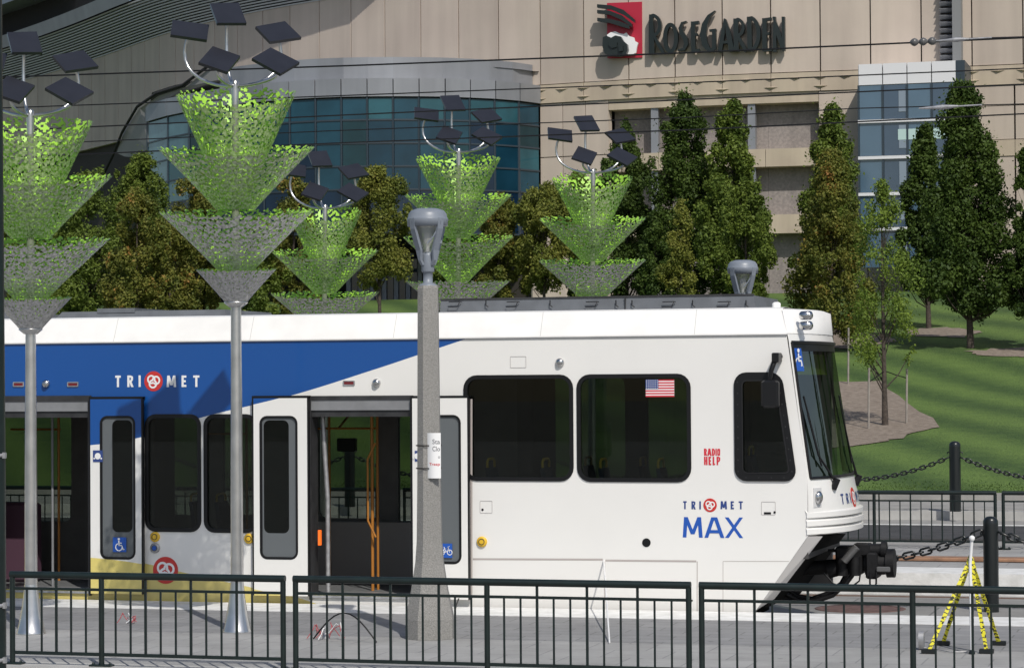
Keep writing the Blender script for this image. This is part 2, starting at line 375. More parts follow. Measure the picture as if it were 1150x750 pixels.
slab('sidewalk', 47.15, 51.0, 0.215, m_conc, 0.5)
rb = MB()
for v in (28.68, 30.12): rb.box((UA, v-0.035, -0.31), (UB, v+0.035, -0.286))
rb.box((UA, 32.6, -0.31), (UB, 32.67, -0.286)); rb.box((UA, 33.9, -0.31), (UB, 33.97, -0.286))
tag(rb.build('rail_track', mat('rail_steel', (0.20, 0.13, 0.10), 0.45, metal=0.4)), kind='structure')
# lawn
def lawn_mat():
    m = mat('lawn', (0.05, 0.10, 0.02), 0.9); t = m.node_tree; b = t.nodes['Principled BSDF']
    g = t.nodes.new('ShaderNodeNewGeometry')
    mp = t.nodes.new('ShaderNodeMapping'); mp.inputs['Rotation'].default_value = (0, 0, R(-33)); t.links.new(g.outputs['Position'], mp.inputs[0])
    w = t.nodes.new('ShaderNodeTexWave'); w.inputs['Scale'].default_value = 0.12; w.inputs['Distortion'].default_value = 1.6; w.inputs['Detail'].default_value = 2; w.inputs['Detail Scale'].default_value = 0.4
    t.links.new(mp.outputs[0], w.inputs[0])
    n = t.nodes.new('ShaderNodeTexNoise'); n.inputs['Scale'].default_value = 2.2; n.inputs['Detail'].default_value = 12; n.inputs['Roughness'].default_value = 0.75; t.links.new(g.outputs['Position'], n.inputs[0])
    a = t.nodes.new('ShaderNodeMath'); a.operation = 'MULTIPLY_ADD'; a.inputs[1].default_value = 0.55; t.links.new(w.outputs['Fac'], a.inputs[0])
    n2 = t.nodes.new('ShaderNodeMath'); n2.operation = 'MULTIPLY_ADD'; n2.inputs[1].default_value = 1.0; n2.inputs[2].default_value = -0.28; t.links.new(n.outputs['Fac'], n2.inputs[0]); t.links.new(n2.outputs[0], a.inputs[2])
    r = t.nodes.new('ShaderNodeValToRGB'); r.color_ramp.elements[0].position = 0.15; r.color_ramp.elements[0].color = (0.036, 0.080, 0.013, 1); r.color_ramp.elements[1].position = 0.9; r.color_ramp.elements[1].color = (0.118, 0.195, 0.036, 1)
    t.links.new(a.outputs[0], r.inputs[0]); t.links.new(r.outputs[0], b.inputs['Base Color'])
    n3 = t.nodes.new('ShaderNodeTexNoise'); n3.inputs['Scale'].default_value = 14; n3.inputs['Detail'].default_value = 6; t.links.new(g.outputs['Position'], n3.inputs[0])
    bp = t.nodes.new('ShaderNodeBump'); bp.inputs['Strength'].default_value = 0.9; bp.inputs['Distance'].default_value = 0.12; t.links.new(n3.outputs[0], bp.inputs['Height']); t.links.new(bp.outputs[0], b.inputs['Normal'])
    return m
lb = MB(); us = np.arange(-90, 71, 1.6); vs_ = list(np.arange(51.0, 104.0, 1.0))+[104.0, 180.0]
lb.add([(u, v, lawn_z(u, v)) for v in vs_ for u in us], [(j*len(us)+i, j*len(us)+i+1, (j+1)*len(us)+i+1, (j+1)*len(us)+i) for j in range(len(vs_)-1) for i in range(len(us)-1)], True)
tag(lb.build('lawn', lawn_mat()), kind='structure')
sb = MB(); sb.box((UA, 50.9, -0.3), (UB, 51.06, 0.36)); tag(sb.build('lawn_edging', m_conc), kind='structure')
# mulch beds draped on the lawn
m_mulch = mat('mulch', (0.26, 0.215, 0.175), 0.95, col2=(0.17, 0.135, 0.105), scale=7, bump=1.0, bscale=25, detail=10)
def ground_hit(px, py):
    d = ray(px, py); t = 50.0/d.y
    for i in range(2400):
        p = CO+d*t
        if p.z <= lawn_z(p.x, p.y): return Vector((p.x, p.y, lawn_z(p.x, p.y)))
        t += 0.05/d.y
    return p
def mulch(pts):
    P = [ground_hit(*p) for p in pts]; c = sum(P, Vector())/len(P); rn = random.Random(3)
    out = []
    for i in range(len(P)):
        for k in range(6):
            q = P[i].lerp(P[(i+1) % len(P)], k/6); q += Vector((rn.uniform(-.16, .16), rn.uniform(-.22, .22), 0)); out.append(q)
    b = MB(); vs = []; n = len(out); K = 8
    for r in range(1, K+1):
        for q in out: p = c.lerp(q, r/K); vs.append((p.x, p.y, lawn_z(p.x, p.y)+0.022))
    vs.append((c.x, c.y, lawn_z(c.x, c.y)+0.022)); fs = []
    for r in range(K-1):
        for i in range(n): fs.append((r*n+i, r*n+(i+1) % n, (r+1)*n+(i+1) % n, (r+1)*n+i))
    for i in range(n): fs.append((len(vs)-1, i, (i+1) % n)[::1])
    b.add(vs, fs); return tag(b.build('mulch_bed', m_mulch), kind='structure')
mulch([(905, 432), (985, 428), (1058, 478), (1010, 492), (955, 503), (900, 505)])
mulch([(1015, 371), (1060, 368), (1105, 373), (1080, 379), (1020, 378)])
mulch([(1085, 395), (1150, 390), (1200, 394), (1160, 401), (1095, 400)])
mulch([(880, 378), (960, 372), (1010, 383), (960, 392), (890, 390)])
print('ground ok')
# ================================================================== THE ARENA BUILDING
def build_arena():
    m_pan = mat('precast_panel', (0.53, 0.455, 0.385), 0.8, col2=(0.49, 0.415, 0.355), scale=0.5, bump=0.15, bscale=30, detail=10)
    m_yel = mat('precast_band', (0.53, 0.45, 0.34), 0.8, col2=(0.48, 0.40, 0.31), scale=0.8, bump=0.15, bscale=30)
    m_back = mat('joint_shadow', (0.04, 0.035, 0.03), 0.9)
    m_rec = mat('pebble_panel', (0.31, 0.275, 0.255), 0.9, col2=(0.23, 0.205, 0.195), scale=9, bump=0.5, bscale=20)
    m_met = mat('grey_fascia', (0.30, 0.31, 0.335), 0.42, metal=0.35, var=0.10, scale=0.4)
    m_wht = mat('white_fascia', (0.68, 0.68, 0.70), 0.4)
    m_lou = mat('louvre_slat', (0.46, 0.465, 0.47), 0.6, var=0.1)
    m_dk = mat('dark_recess', (0.018, 0.018, 0.019), 0.9)  # near-black colour paints in recess shade; the bay edge trim shares it
    m_mul = mat('mullion', (0.03, 0.045, 0.06), 0.4)
    streaks(m_pan, 0.16, 0.07); streaks(m_yel, 0.22, 0.05); streaks(m_rec, 0.2, 0.15); streaks(m_met, 0.15, 0.12)
    # plan of the wall, one panel per step
    W = 2.1
    px = [1035, 978, 922, 866, 812, 758, 706, 655, 606, 559, 514, 471, 431, 393, 357, 323, 294, 265, 240, 215, 193, 177, 163, 148.5, 133.5, 119, 104, 89, 74, 59, 44, 28, 12, -5, -23]
    P = []; P.append(aty(1035, 81, 104.5).to_2d())
    base = math.atan2(1, 1e9)
    for q in px[1:]:
        d = ray(q, 200).to_2d().normalized(); c = P[-1]
        bb = d.dot(c); disc = bb*bb-(c.dot(c)-W*W)
        t = bb+math.sqrt(max(disc, 0)) if disc > 0 else bb
        P.append(d*t)
    P = P[::-1]; px = px[::-1]           # left to right
    # smooth the left half a little
    for _ in range(6):
        P = [P[0]]+[(P[i-1]+P[i]*2+P[i+1])/4 for i in range(1, len(P)-1)]+[P[-1]]
    stp = Vector((2.1, 0.0)); 
    for k in range(30): P.append(P[-1]+stp)
    def nrm(i):
        a = P[max(i-1, 0)]; b = P[min(i+1, len(P)-1)]; d = (b-a).normalized(); return Vector((d.y, -d.x))   # towards the camera
    def wz(y, pxx, Y=None):               # height of a pixel row on the wall
        d = ray(pxx, y); i = min(range(len(P)), key=lambda k: abs(math.atan2(P[k].x, P[k].y)-math.atan2(d.x, d.y)))
        return CZ+d.z/d.to_2d().length*P[i].length
    ZT = 20.66; L1, L0 = wz(83, 866), wz(104, 866)
    ZO = [wz(167, 880), wz(187, 880), wz(241, 880), wz(262, 880)]
    print('arena z', L1, L0, ZO, 'P', P[0], P[20], P[-10])
    arena = empty('arena_building', (5, 108, 6.3), 'large tan panelled sports arena with curved wall, blue glass bay and slatted roof edge', 'building')
    A = lambda v: (v.x, v.y)
    def panel(b, p, q, z0, z1, off, gap=0.035, th=0.25):
        d = (q-p).normalized(); n = Vector((d.y, -d.x)); a = p+d*gap+n*off; c = q-d*gap+n*off
        b.hexa([(a.x, a.y, z0), (c.x, c.y, z0), (c.x-n.x*th, c.y-n.y*th, z0), (a.x-n.x*th, a.y-n.y*th, z0), (a.x, a.y, z1), (c.x, c.y, z1), (c.x-n.x*th, c.y-n.y*th, z1), (a.x-n.x*th, a.y-n.y*th, z1)])
    n = len(P)
    def at_px(x):                          # wall point under a pixel column
        d = ray(x, 200).to_2d().normalized()
        for i in range(n-1):
            e = P[i+1]-P[i]; den = d.x*e.y-d.y*e.x
            if abs(den) < 1e-9: continue
            t = (P[i].x*e.y-P[i].y*e.x)/den; s_ = (P[i].x*d.y-P[i].y*d.x)/den
            if -1e-6 <= s_ <= 1+1e-6 and t > 0: return d*t
        return P[-1]
    iR = px.index(1035); i606 = px.index(606)
    up = MB(); bk = MB()
    for i in range(n-1):
        top = 30.0 if i >= px.index(431) else ZT
        panel(up, P[i], P[i+1], L1+0.04, top, 0.0, 0.028, 0.22)
        panel(bk, P[i], P[i+1], 2.0, top-0.05, -0.27 if not (at_px(683).x-1.5 < P[i].x < at_px(920).x) else -2.2, -0.05, 0.3)
    up.build('upper_panels', m_pan, arena); bk.build('backing_wall', m_back, arena)
    # projecting course with pyramid studs
    co = MB()
    for i in range(i606-12, n-1):
        panel(co, P[i], P[i+1], L0, L1, 0.06, 0.012, 0.3)
        d = (P[i+1]-P[i]).normalized(); nn = Vector((d.y, -d.x))
        for zz in (L1-0.22, L0+0.2):
            for k in (0.0, 0.5) if zz > L0+0.4 else (0.0,):
                c = P[i]+d*(W*k)+nn*0.065
                a, b_ = c-d*0.30, c+d*0.30; t_ = c+nn*0.10
                co.add([(a.x, a.y, zz), (b_.x, b_.y, zz), (t_.x, t_.y, zz-0.01), (c.x, c.y, zz+0.03), (c.x, c.y, zz-0.09)], [(0, 2, 3), (2, 1, 3), (0, 4, 2), (4, 1, 2)])
    co.build('stone_course', m_yel, arena)
    # lower wall
    lo = MB(); bd = MB(); pil = MB(); rec = MB()
    x0, x1 = at_px(684), at_px(920)
    def run(b, pa, pb, z0, z1, off=0.0, step=1.0, th=0.25, gap=0.02):
        L = (pb-pa).length; k = max(1, round(L/step)); 
        for i in range(k): panel(b, pa.lerp(pb, i/k), pa.lerp(pb, (i+1)/k), z0, z1, off, gap, th)
    run(lo, at_px(607), x0, ZO[0]+0.04, L0-0.03, 0, 1.05, 0.4, 0.015); run(lo, at_px(607), x0, 2.0, ZO[0], 0, 1.05, 0.4, 0.015)
    run(lo, x1, at_px(1083), 2.0, L0-0.03, 0, 2.1, 0.4)
    mid = [at_px(684), at_px(740), at_px(800), at_px(860), at_px(920)]
    for a, b_ in zip(mid, mid[1:]):
        for z0, z1 in ((ZO[1], ZO[0]), (ZO[3], ZO[2])): panel(bd, a, b_, z0, z1, 0.02, 0.01, 2.0)
        panel(rec, a, b_, 2.0, L0, -0.75, 0.02, 0.3)
        panel(bd, a, b_, L0-0.45, L0-0.005, -0.02, 0, 1.4)
    for q in (735, 844): 
        c = at_px(q); panel(pil, c-Vector((0.16, 0)), c+Vector((0.16, 0)), 2.0, L0-0.46, -0.1, 0, 0.35)
    # right of the stair tower
    Rr = at_px(1083)
    zc = [L0-0.03, wz(120, 1110), wz(158, 1110), wz(176, 1110)]
    rp = [Rr+Vector((2.1*k, 0)) for k in range(6)]
    for a, b_ in zip(rp, rp[1:]):
        panel(lo, a, b_, zc[1]+0.03, zc[0], 0); panel(lo, a, b_, zc[2]+0.03, zc[1], 0); panel(bd, a, b_, zc[3], zc[2], 0.04, 0.01); panel(lo, a, b_, 2.0, zc[3]-0.03, 0)
    lo.build('lower_panels', m_pan, arena); bd.build('floor_band', m_yel, arena); pil.build('pier', m_met, arena); rec.build('recessed_wall', m_rec, arena)
    # corrugated duct strip by the tower
    cg = MB(); ca, cb = at_px(1058), at_px(1083); zz = wz(75, 1070)
    for k in range(34):
        z = zz+k*0.28
        cg.hexa([(ca.x, ca.y-0.25, z), (cb.x-0.35, cb.y-0.25, z), (cb.x-0.35, cb.y, z), (ca.x, ca.y, z), (ca.x, ca.y-0.45, z+0.14), (cb.x-0.35, cb.y-0.45, z+0.14), (cb.x-0.35, cb.y, z+0.27), (ca.x, ca.y, z+0.27)])
    cg.build('corrugated_panel', m_met, arena)
    cg = MB(); cg.box((cb.x-0.36, cb.y-0.75, 4), (cb.x+0.0, cb.y+0.1, 30)); cg.build('corner_fin', mat('fin_grey', (0.20, 0.205, 0.21), 0.6), arena)
    # ---------------- glass stair tower
    ty = 102.6
    tx0, tx1 = atv(964, 100, ty).x, atv(1074, 100, ty).x
    tz = lambda y: atv(1018, y, ty).z
    tw = MB(); 
    for k in range(4): tw.box((tx0+(tx1-tx0)*k/4+0.02, ty, tz(94)), (tx0+(tx1-tx0)*(k+1)/4-0.02, ty+0.2, tz(70.5)))
    tw.box((tx0, ty+0.03, tz(94)), (tx0+0.2, ty+2.6, tz(71))); tw.box((tx0, ty+0.1, tz(72)-0.1), (tx1, ty+2.6, tz(71)-0.02))
    tw.build('tower_fascia', m_wht, arena)
    tm = MB()
    for y0, y1 in ((133.5, 137), (174.5, 178), (215.5, 219), (255, 258.5)): tm.box((tx0-0.03, ty-0.06, tz(y1)), (tx1+0.03, ty+0.15, tz(y0)))
    tm.build('tower_sill', m_wht, arena)
    tf = MB()
    for k in range(5): x = tx0+(tx1-tx0)*k/4; tf.box((x-0.035, ty-0.03, 4), (x+0.035, ty+0.1, tz(94)-0.005))
    tf.box((tx1-0.01, ty-0.02, 4), (tx1+0.35, ty+2.6, tz(70.5)))
    tf.build('tower_frame', m_mul, arena)
    gm = [mat('tower_glass_%s' % n_, c, 0.08, spec=1.0, metal=0.0, var=0.12, scale=0.6) for n_, c in (('blue', (0.075, 0.13, 0.19)), ('deep', (0.045, 0.075, 0.12)), ('pale', (0.20, 0.27, 0.33)))]
    rows = [94, 133.5, 174.5, 215.5, 255, 300]; rn = random.Random(4)
    for k in range(4):
        for r_ in range(5):
            g = MB(); x = tx0+(tx1-tx0)*k/4
            g.box((x+0.04, ty+0.03, tz(rows[r_+1])+0.02), (x+(tx1-tx0)/4-0.04, ty+0.06, tz(rows[r_])-0.02))
            g.build('tower_pane', gm[0 if k in (0, 2) else 1], arena)
    for r_ in range(5):
        pb_ = MB(); pb_.box((atv(1009, 100, ty).x, ty+0.012, tz(rows[r_+1])+0.3), (atv(1017, 100, ty).x, ty+0.028, tz(rows[r_])-0.25))
        mcu = bpy.data.materials.get('pale_curtain') or mat('pale_curtain', (0.22, 0.27, 0.33), 0.5); pb_.build('curtain', mcu, arena)
    pb_ = MB(); pb_.box((atv(1008, 100, ty).x, ty+0.004, tz(157)), (atv(1069, 100, ty).x, ty+0.0115, tz(145))); pb_.build('light_banner', mat('pale_banner', (0.45, 0.60, 0.58), 0.4), arena)
    # ---------------- curved glass bay
    ctrl = [(606, 113.0), (583, 111.9), (556, 111.1), (528, 110.6), (500, 110.2), (471, 110.0), (442, 109.9), (413, 109.9), (384, 110.0), (355, 110.3), (326, 110.8), (297, 111.5), (268, 112.5), (240, 113.7), (213, 115.2), (189, 117.0), (166, 119.5)]
    dY = at_px(605).dot(DEPH.to_2d())-113.0-0.15; ctrl = [(x, Y+dY) for x, Y in ctrl]; print('dY', dY)
    B = [aty(x, 200, Y).to_2d() for x, Y in ctrl][::-1]; cx = [c[0] for c in ctrl][::-1]; cY = [c[1] for c in ctrl][::-1]
    bz = lambda y, x=400, Y=109.95+dY: aty(x, y, Y).z
    zg1 = bz(109.5); zt0, zt1, zu1 = bz(109), bz(88.5), bz(63.5); zb = bz(262)
    fas = MB(); ufa = MB(); fr = MB()
    rowsz = [zg1, bz(135), bz(161), bz(187), bz(213), bz(239), bz(262)]
    gmats = [mat('bay_glass_%d' % i, c, 0.07, spec=0.4, var=0.25, scale=0.7) for i, c in enumerate([(0.007, 0.036, 0.062), (0.012, 0.055, 0.085), (0.006, 0.020, 0.045), (0.022, 0.09, 0.115), (0.10, 0.20, 0.24), (0.008, 0.038, 0.05)])]  # teal tints vary by pane to paint in differing sky reflections
    rn = random.Random(11)
    colm = [4, 4, 3, 0, 1, 0, 2, 1, 5, 0, 0, 1, 5, 2, 0, 5]
    for i in range(len(B)-1):
        panel(fas, B[i], B[i+1], zt0, zt1, 0.10, 0.015, 0.5)
        if 3 <= i < 16: panel(ufa, B[i], B[i+1], zt1+0.01, zu1, -0.35, 0.012, 0.5)
        d = (B[i+1]-B[i]).normalized(); c = B[i]
        fr.box((c.x-0.035, c.y-0.05, zb), (c.x+0.035, c.y+0.1, zg1-0.004))
        for z in rowsz[1:]: panel(fr, B[i], B[i+1], z-0.035, z+0.035, 0.035, 0.03, 0.1)
        ptop = 12 if i == 0 else 0
        for r_ in range(6):
            g = MB(); panel(g, B[i], B[i+1], rowsz[r_+1]+0.04, rowsz[r_]-0.04, 0.0, 0.05, 0.04)
            j = colm[i]
            if r_ >= 4: j = 2
            elif r_ == 0 and i > 2: j = 3 if rn.random() < .3 else 1
            elif rn.random() < 0.22: j = rn.choice([0, 1, 2, 5, 3])
            g.build('bay_pane', gmats[j], arena)
    fas.build('bay_fascia', m_met, arena); ufa.build('bay_parapet', m_met, arena); fr.build('bay_frame', m_mul, arena)
    # bay roof, underside and left return
    for nm, z, mm in (('bay_roof', zu1-0.3, m_met), ('bay_soffit', zb, m_dk)):
        b = MB(); top = [(p.x, p.y+0.5, z) for p in B]; ww = [at_px(x) for x in cx]; bot = [(p.x, p.y-0.1, z) for p in ww]
        k = len(top); b.add(top+bot, [(i, i+1, k+i+1, k+i) for i in range(k-1)]); b.build(nm, mm, arena)
    rt = MB(); q = [(245, 70, 113.6), (208, 98, 115.6), (178, 108, 118.0), (157, 122, 120), (140, 145, 122), (131, 172, 123.5), (140, 176, 122.5), (166, 178, 119.6), (168, 168, 119.3), (167, 130, 119.4), (190, 110, 117.2), (245, 90, 113.5)]
    pts = [aty(c[0], c[1], c[2]+dY) for c in q]; vs = [tuple(p) for p in pts]+[(p.x+0.2, p.y+0.8, p.z) for p in pts]
    kk = len(q); rt.add(vs, [(0, 1, 10, 11), (1, 2, 10), (2, 3, 9, 10), (3, 4, 8, 9), (4, 5, 6, 7, 8)]+[(kk+i, kk+(i+1) % kk, (i+1) % kk, i) for i in range(kk)])
    rt.build('bay_return', mat('return_grey', (0.24, 0.235, 0.23), 0.6), arena)
    eb = MB(); ep = [aty(c[0], c[1], c[2]+dY) for c in [(245, 66, 113.5), (205, 96, 115.5), (176, 105, 117.9), (154, 120, 119.9), (137, 149, 121.9), (128, 172, 123.9), (112, 205, 126)]]
    eb.tube(ep, 0.07, 6); eb.build('bay_edge_trim', m_dk, arena)
    # ground-floor recess, its shade painted near-black, with entrance doors
    ds = MB(); e0, e1 = aty(90, 300, 116), aty(606, 300, 114)
    ds.add([(e0.x, e0.y, 3), (e1.x, e1.y, 3), (e1.x, e1.y, zb+0.2), (e0.x, e0.y, zb+0.2)], [(0, 1, 2, 3)]); ds.build('ground_floor_wall', m_dk, arena)
    dr = MB(); d0, d1 = aty(392, 300, 113.2), aty(472, 300, 113.2)
    zd = lambda y: aty(430, y, 113.2).z
    for k in range(7): p = d0.lerp(d1, k/6); dr.box((p.x-0.10, p.y-0.1, 5.5), (p.x+0.10, p.y+0.1, zd(287)))
    dr.box((d0.x, d0.y-0.15, zd(305)), (d1.x, d0.y-0.02, zd(301))); dr.box((d0.x, d0.y-0.15, zd(290)), (d1.x, d0.y+.05, zd(286)))
    dr.build('entrance_frame', mat('aluminium', (0.30, 0.33, 0.38), 0.4), arena)
    for k in range(6):
        g = MB(); a, c = d0.lerp(d1, k/6), d0.lerp(d1, (k+1)/6); g.box((a.x+0.11, a.y, 5.5), (c.x-0.11, a.y+0.05, zd(287))); g.build('entrance_door', mat('door_glass_dark', (0.02, 0.035, 0.07), 0.1, spec=0.7) if k == 0 else bpy.data.materials['door_glass_dark'], arena)
    # tan service block at the foot of the bay
    tb = MB(); a, c = aty(596, 300, 108), aty(640, 300, 108); tb.bbox((a.x, a.y, 4.5), (c.x, a.y+4, aty(600, 288, 108).z), 0.08); tb.build('service_block', m_pan, arena)
    # ---------------- louvred soffit and roof beams
    lv = MB(); K = 15; jl = px.index(431)
    for k in range(K):
        t = k/K; o = 0.05+1.5*t; z = ZT+1.72*t
        for i in range(0, jl):
            pa = P[i]+nrm(i)*o; pb2 = P[i+1]+nrm(i+1)*o
            if (pb2-pa).length < 0.05: continue
            d = (pb2-pa).normalized(); nn = Vector((d.y, -d.x))
            lv.add([(pa.x, pa.y, z), (pb2.x, pb2.y, z), (pb2.x, pb2.y, z+0.07), (pa.x, pa.y, z+0.07), (pa.x-nn.x*.16, pa.y-nn.y*.16, z+0.02), (pb2.x-nn.x*.16, pb2.y-nn.y*.16, z+0.02)], [(0, 1, 2, 3), (4, 5, 1, 0), (3, 2, 5, 4)])
    lv.build('roof_louvre', m_lou, arena)
    def ribbon(name, o0, z0, o1, z1, mm, hi):
        b = MB(); k = hi+1
        vs = [(P[i].x+nrm(i).x*o0, P[i].y+nrm(i).y*o0, z0) for i in range(k)]+[(P[i].x+nrm(i).x*o1, P[i].y+nrm(i).y*o1, z1) for i in range(k)]
        b.add(vs, [(i, i+1, k+i+1, k+i) for i in range(k-1)]); b.build(name, mm, arena)
    ribbon('louvre_back', -0.25, ZT-0.1, 1.2, ZT+1.9, m_dk, jl)
    jr = px.index(177); jq = px.index(104)
    ribbon('roof_beam', 1.62, 22.35, 1.75, 23.05, m_met, jr)
    ribbon('beam_top', 1.75, 23.05, 0.6, 23.1, m_met, jr)
    ribbon('roof_recess', 0.6, 23.05, 0.9, 25.4, m_dk, jr)
    ribbon('upper_roof_beam', 2.5, 24.55, 2.5, 25.5, m_met, jq)
    ribbon('upper_beam_soffit', 0.7, 24.6, 2.5, 24.55, m_met, jq)
    ribbon('roof_fascia', 2.2, 25.5, 4.5, 32, m_dk, jq)
    # ---------------- lettering on the wall
    wy = at_px(780).y; off = 0.38
    def wp(x, y):                           # zoomed-picture coordinates -> wall plane
        X, Y_ = 660+x/4.79, y/4.79
        c = at_px(X); d = ray(X, Y_); return c.x, CZ+d.z/d.to_2d().length*c.length, c.y
    m_let = mat('sign_dark_green', (0.012, 0.018, 0.017), 0.35)
    sg = empty('wall_lettering', (at_px(790).x, at_px(790).y-off, wp(700, 200)[1]), 'dark raised letters reading ROSE GARDEN high on the tan arena wall', 'sign')
    def letter(strokes):
        b = MB(); k = 0
        for st in strokes:
            pts, ws = st[0], st[1]
            if not isinstance(ws, (list, tuple)): ws = [ws]*len(pts)
            pts = [Vector(p) for p in pts]; Lp, Rp = [], []
            for i, p in enumerate(pts):
                d = (pts[min(i+1, len(pts)-1)]-pts[max(i-1, 0)]).normalized(); nn = Vector((-d.y, d.x))*ws[i]/2
                Lp.append(p+nn); Rp.append(p-nn)
            o = off+0.003*k; k += 1
            L3 = [wp(*q) for q in Lp]; R3 = [wp(*q) for q in Rp]; m_ = len(pts)
            vs = [(q[0], q[2]-o, q[1]) for q in L3]+[(q[0], q[2]-o, q[1]) for q in R3]+[(q[0], q[2]-o+0.26-0.004*k, q[1]) for q in L3]+[(q[0], q[2]-o+0.26-0.004*k, q[1]) for q in R3]
            fs = []
            for i in range(m_-1):
                fs += [(i, i+1, m_+i+1, m_+i), (2*m_+i, 3*m_+i, 3*m_+i+1, 2*m_+i+1), (i, 2*m_+i, 2*m_+i+1, i+1), (m_+i, m_+i+1, 3*m_+i+1, 3*m_+i)]
            fs += [(0, m_, 3*m_, 2*m_), (m_-1, 3*m_-1, 4*m_-1, 2*m_-1)]
            b.add(vs, fs)
        b.build('letter', m_let, sg)
    def arc(cx_, cy_, rx, ry, a0, a1, k=14): return [(cx_+rx*math.cos(R(a0+(a1-a0)*i/k)), cy_+ry*math.sin(R(a0+(a1-a0)*i/k))) for i in range(k+1)]
    letter([([(357, 86), (358, 190), (359, 296)], [20, 28, 30]), (arc(362, 145, 42, 55, -95, 95), [10]+[18]*13+[8]), ([(370, 195), (392, 240), (422, 292)], [12, 18, 16])])
    letter([(arc(461, 212, 30, 72, 0, 360, 24), 20)])
    letter([([(548, 124), (524, 132), (514, 160), (524, 190), (540, 215), (544, 245), (532, 272), (498, 278)], [8, 14, 20, 24, 24, 22, 16, 8])])
    letter([([(582, 124), (583, 285)], 22), ([(580, 132), (614, 128)], 16), ([(582, 196), (606, 192)], 13), ([(580, 280), (616, 276)], 15)])
    letter([([(702, 66), (668, 95), (645, 140), (636, 195), (645, 245), (668, 278), (696, 270)], [5, 18, 30, 34, 32, 24, 14]), ([(694, 168), (694, 275)], 20), ([(670, 172), (706, 168)], 12)])
    letter([([(752, 108), (742, 190), (724, 288)], [8, 20, 22]), ([(756, 112), (772, 190), (790, 284)], [8, 26, 28]), ([(738, 236), (780, 232)], 14)])
    letter([([(812, 108), (814, 284)], 26), (arc(818, 155, 34, 44, -95, 95), [10]+[16]*13+[8]), ([(824, 200), (844, 240), (866, 284)], [12, 20, 18])])
    letter([([(884, 98), (886, 282)], 24), (arc(886, 190, 48, 88, -90, 90), [10]+[20]*13+[8])])
    letter([([(966, 106), (966, 282)], 24), ([(962, 114), (1004, 108)], 15), ([(966, 190), (992, 187)], 13), ([(962, 277), (1006, 274)], 15)])
    letter([([(1020, 98), (1020, 286)], [12, 20]), ([(1014, 98), (1040, 190), (1066, 276)], [10, 26, 18]), ([(1067, 98), (1067, 280)], 16)])
    # rose logo
    lg = empty('rose_emblem_sign', (at_px(703).x, at_px(703).y-0.3, wp(200, 160)[1]), 'red square emblem with a white and black rose and black slashes beside the wall lettering', 'sign')
    def poly(b, pts, o, th):
        P3 = [wp(*p) for p in pts]; y = sum(p[2] for p in P3)/len(P3)
        b.plate([[(p[0], p[1]) for p in P3][::-1]], y-o, th)
    b = MB(); poly(b, [(117, 22), (300, 12), (300, 312), (117, 318)], 0.14, 0.12); b.build('red_panel', mat('emblem_red', (0.42, 0.015, 0.04), 0.4), lg)
    b = MB(); rn = random.Random(2)
    poly(b, [(118, 225), (122, 195), (140, 182), (165, 176), (185, 186), (208, 190), (222, 182), (236, 200), (262, 208), (266, 226), (284, 236), (276, 262), (272, 290), (248, 300), (200, 302), (150, 290)], 0.32, 0.14); b.build('white_rose', M['print_white'], lg)
    b = MB(); poly(b, [(108, 212), (128, 205), (150, 215), (172, 202), (200, 208), (212, 230), (232, 248), (236, 278), (226, 304), (190, 314), (150, 312), (116, 300), (104, 260)], 0.62, 0.28)
    poly(b, [(140, 235), (160, 225), (185, 240), (180, 265), (155, 272), (138, 255)], 0.70, 0.07); poly(b, [(190, 250), (212, 258), (214, 285), (192, 290)], 0.69, 0.06); b.build('black_rose', m_let, lg)
    for st in ([(78, 46), (150, 52), (215, 78), (272, 118)], [(78, 76), (140, 80), (205, 106), (258, 142)], [(78, 118), (140, 124), (200, 140), (246, 152)]):
        b = MB(); up_ = [(x, y-w) for (x, y), w in zip(st, (9, 11, 13, 4))]; dn = [(x, y+w) for (x, y), w in zip(st, (9, 11, 13, 14))][::-1]
        poly(b, up_+dn, 0.60, 0.22); b.build('slash_stroke', m_let, lg)
build_arena()
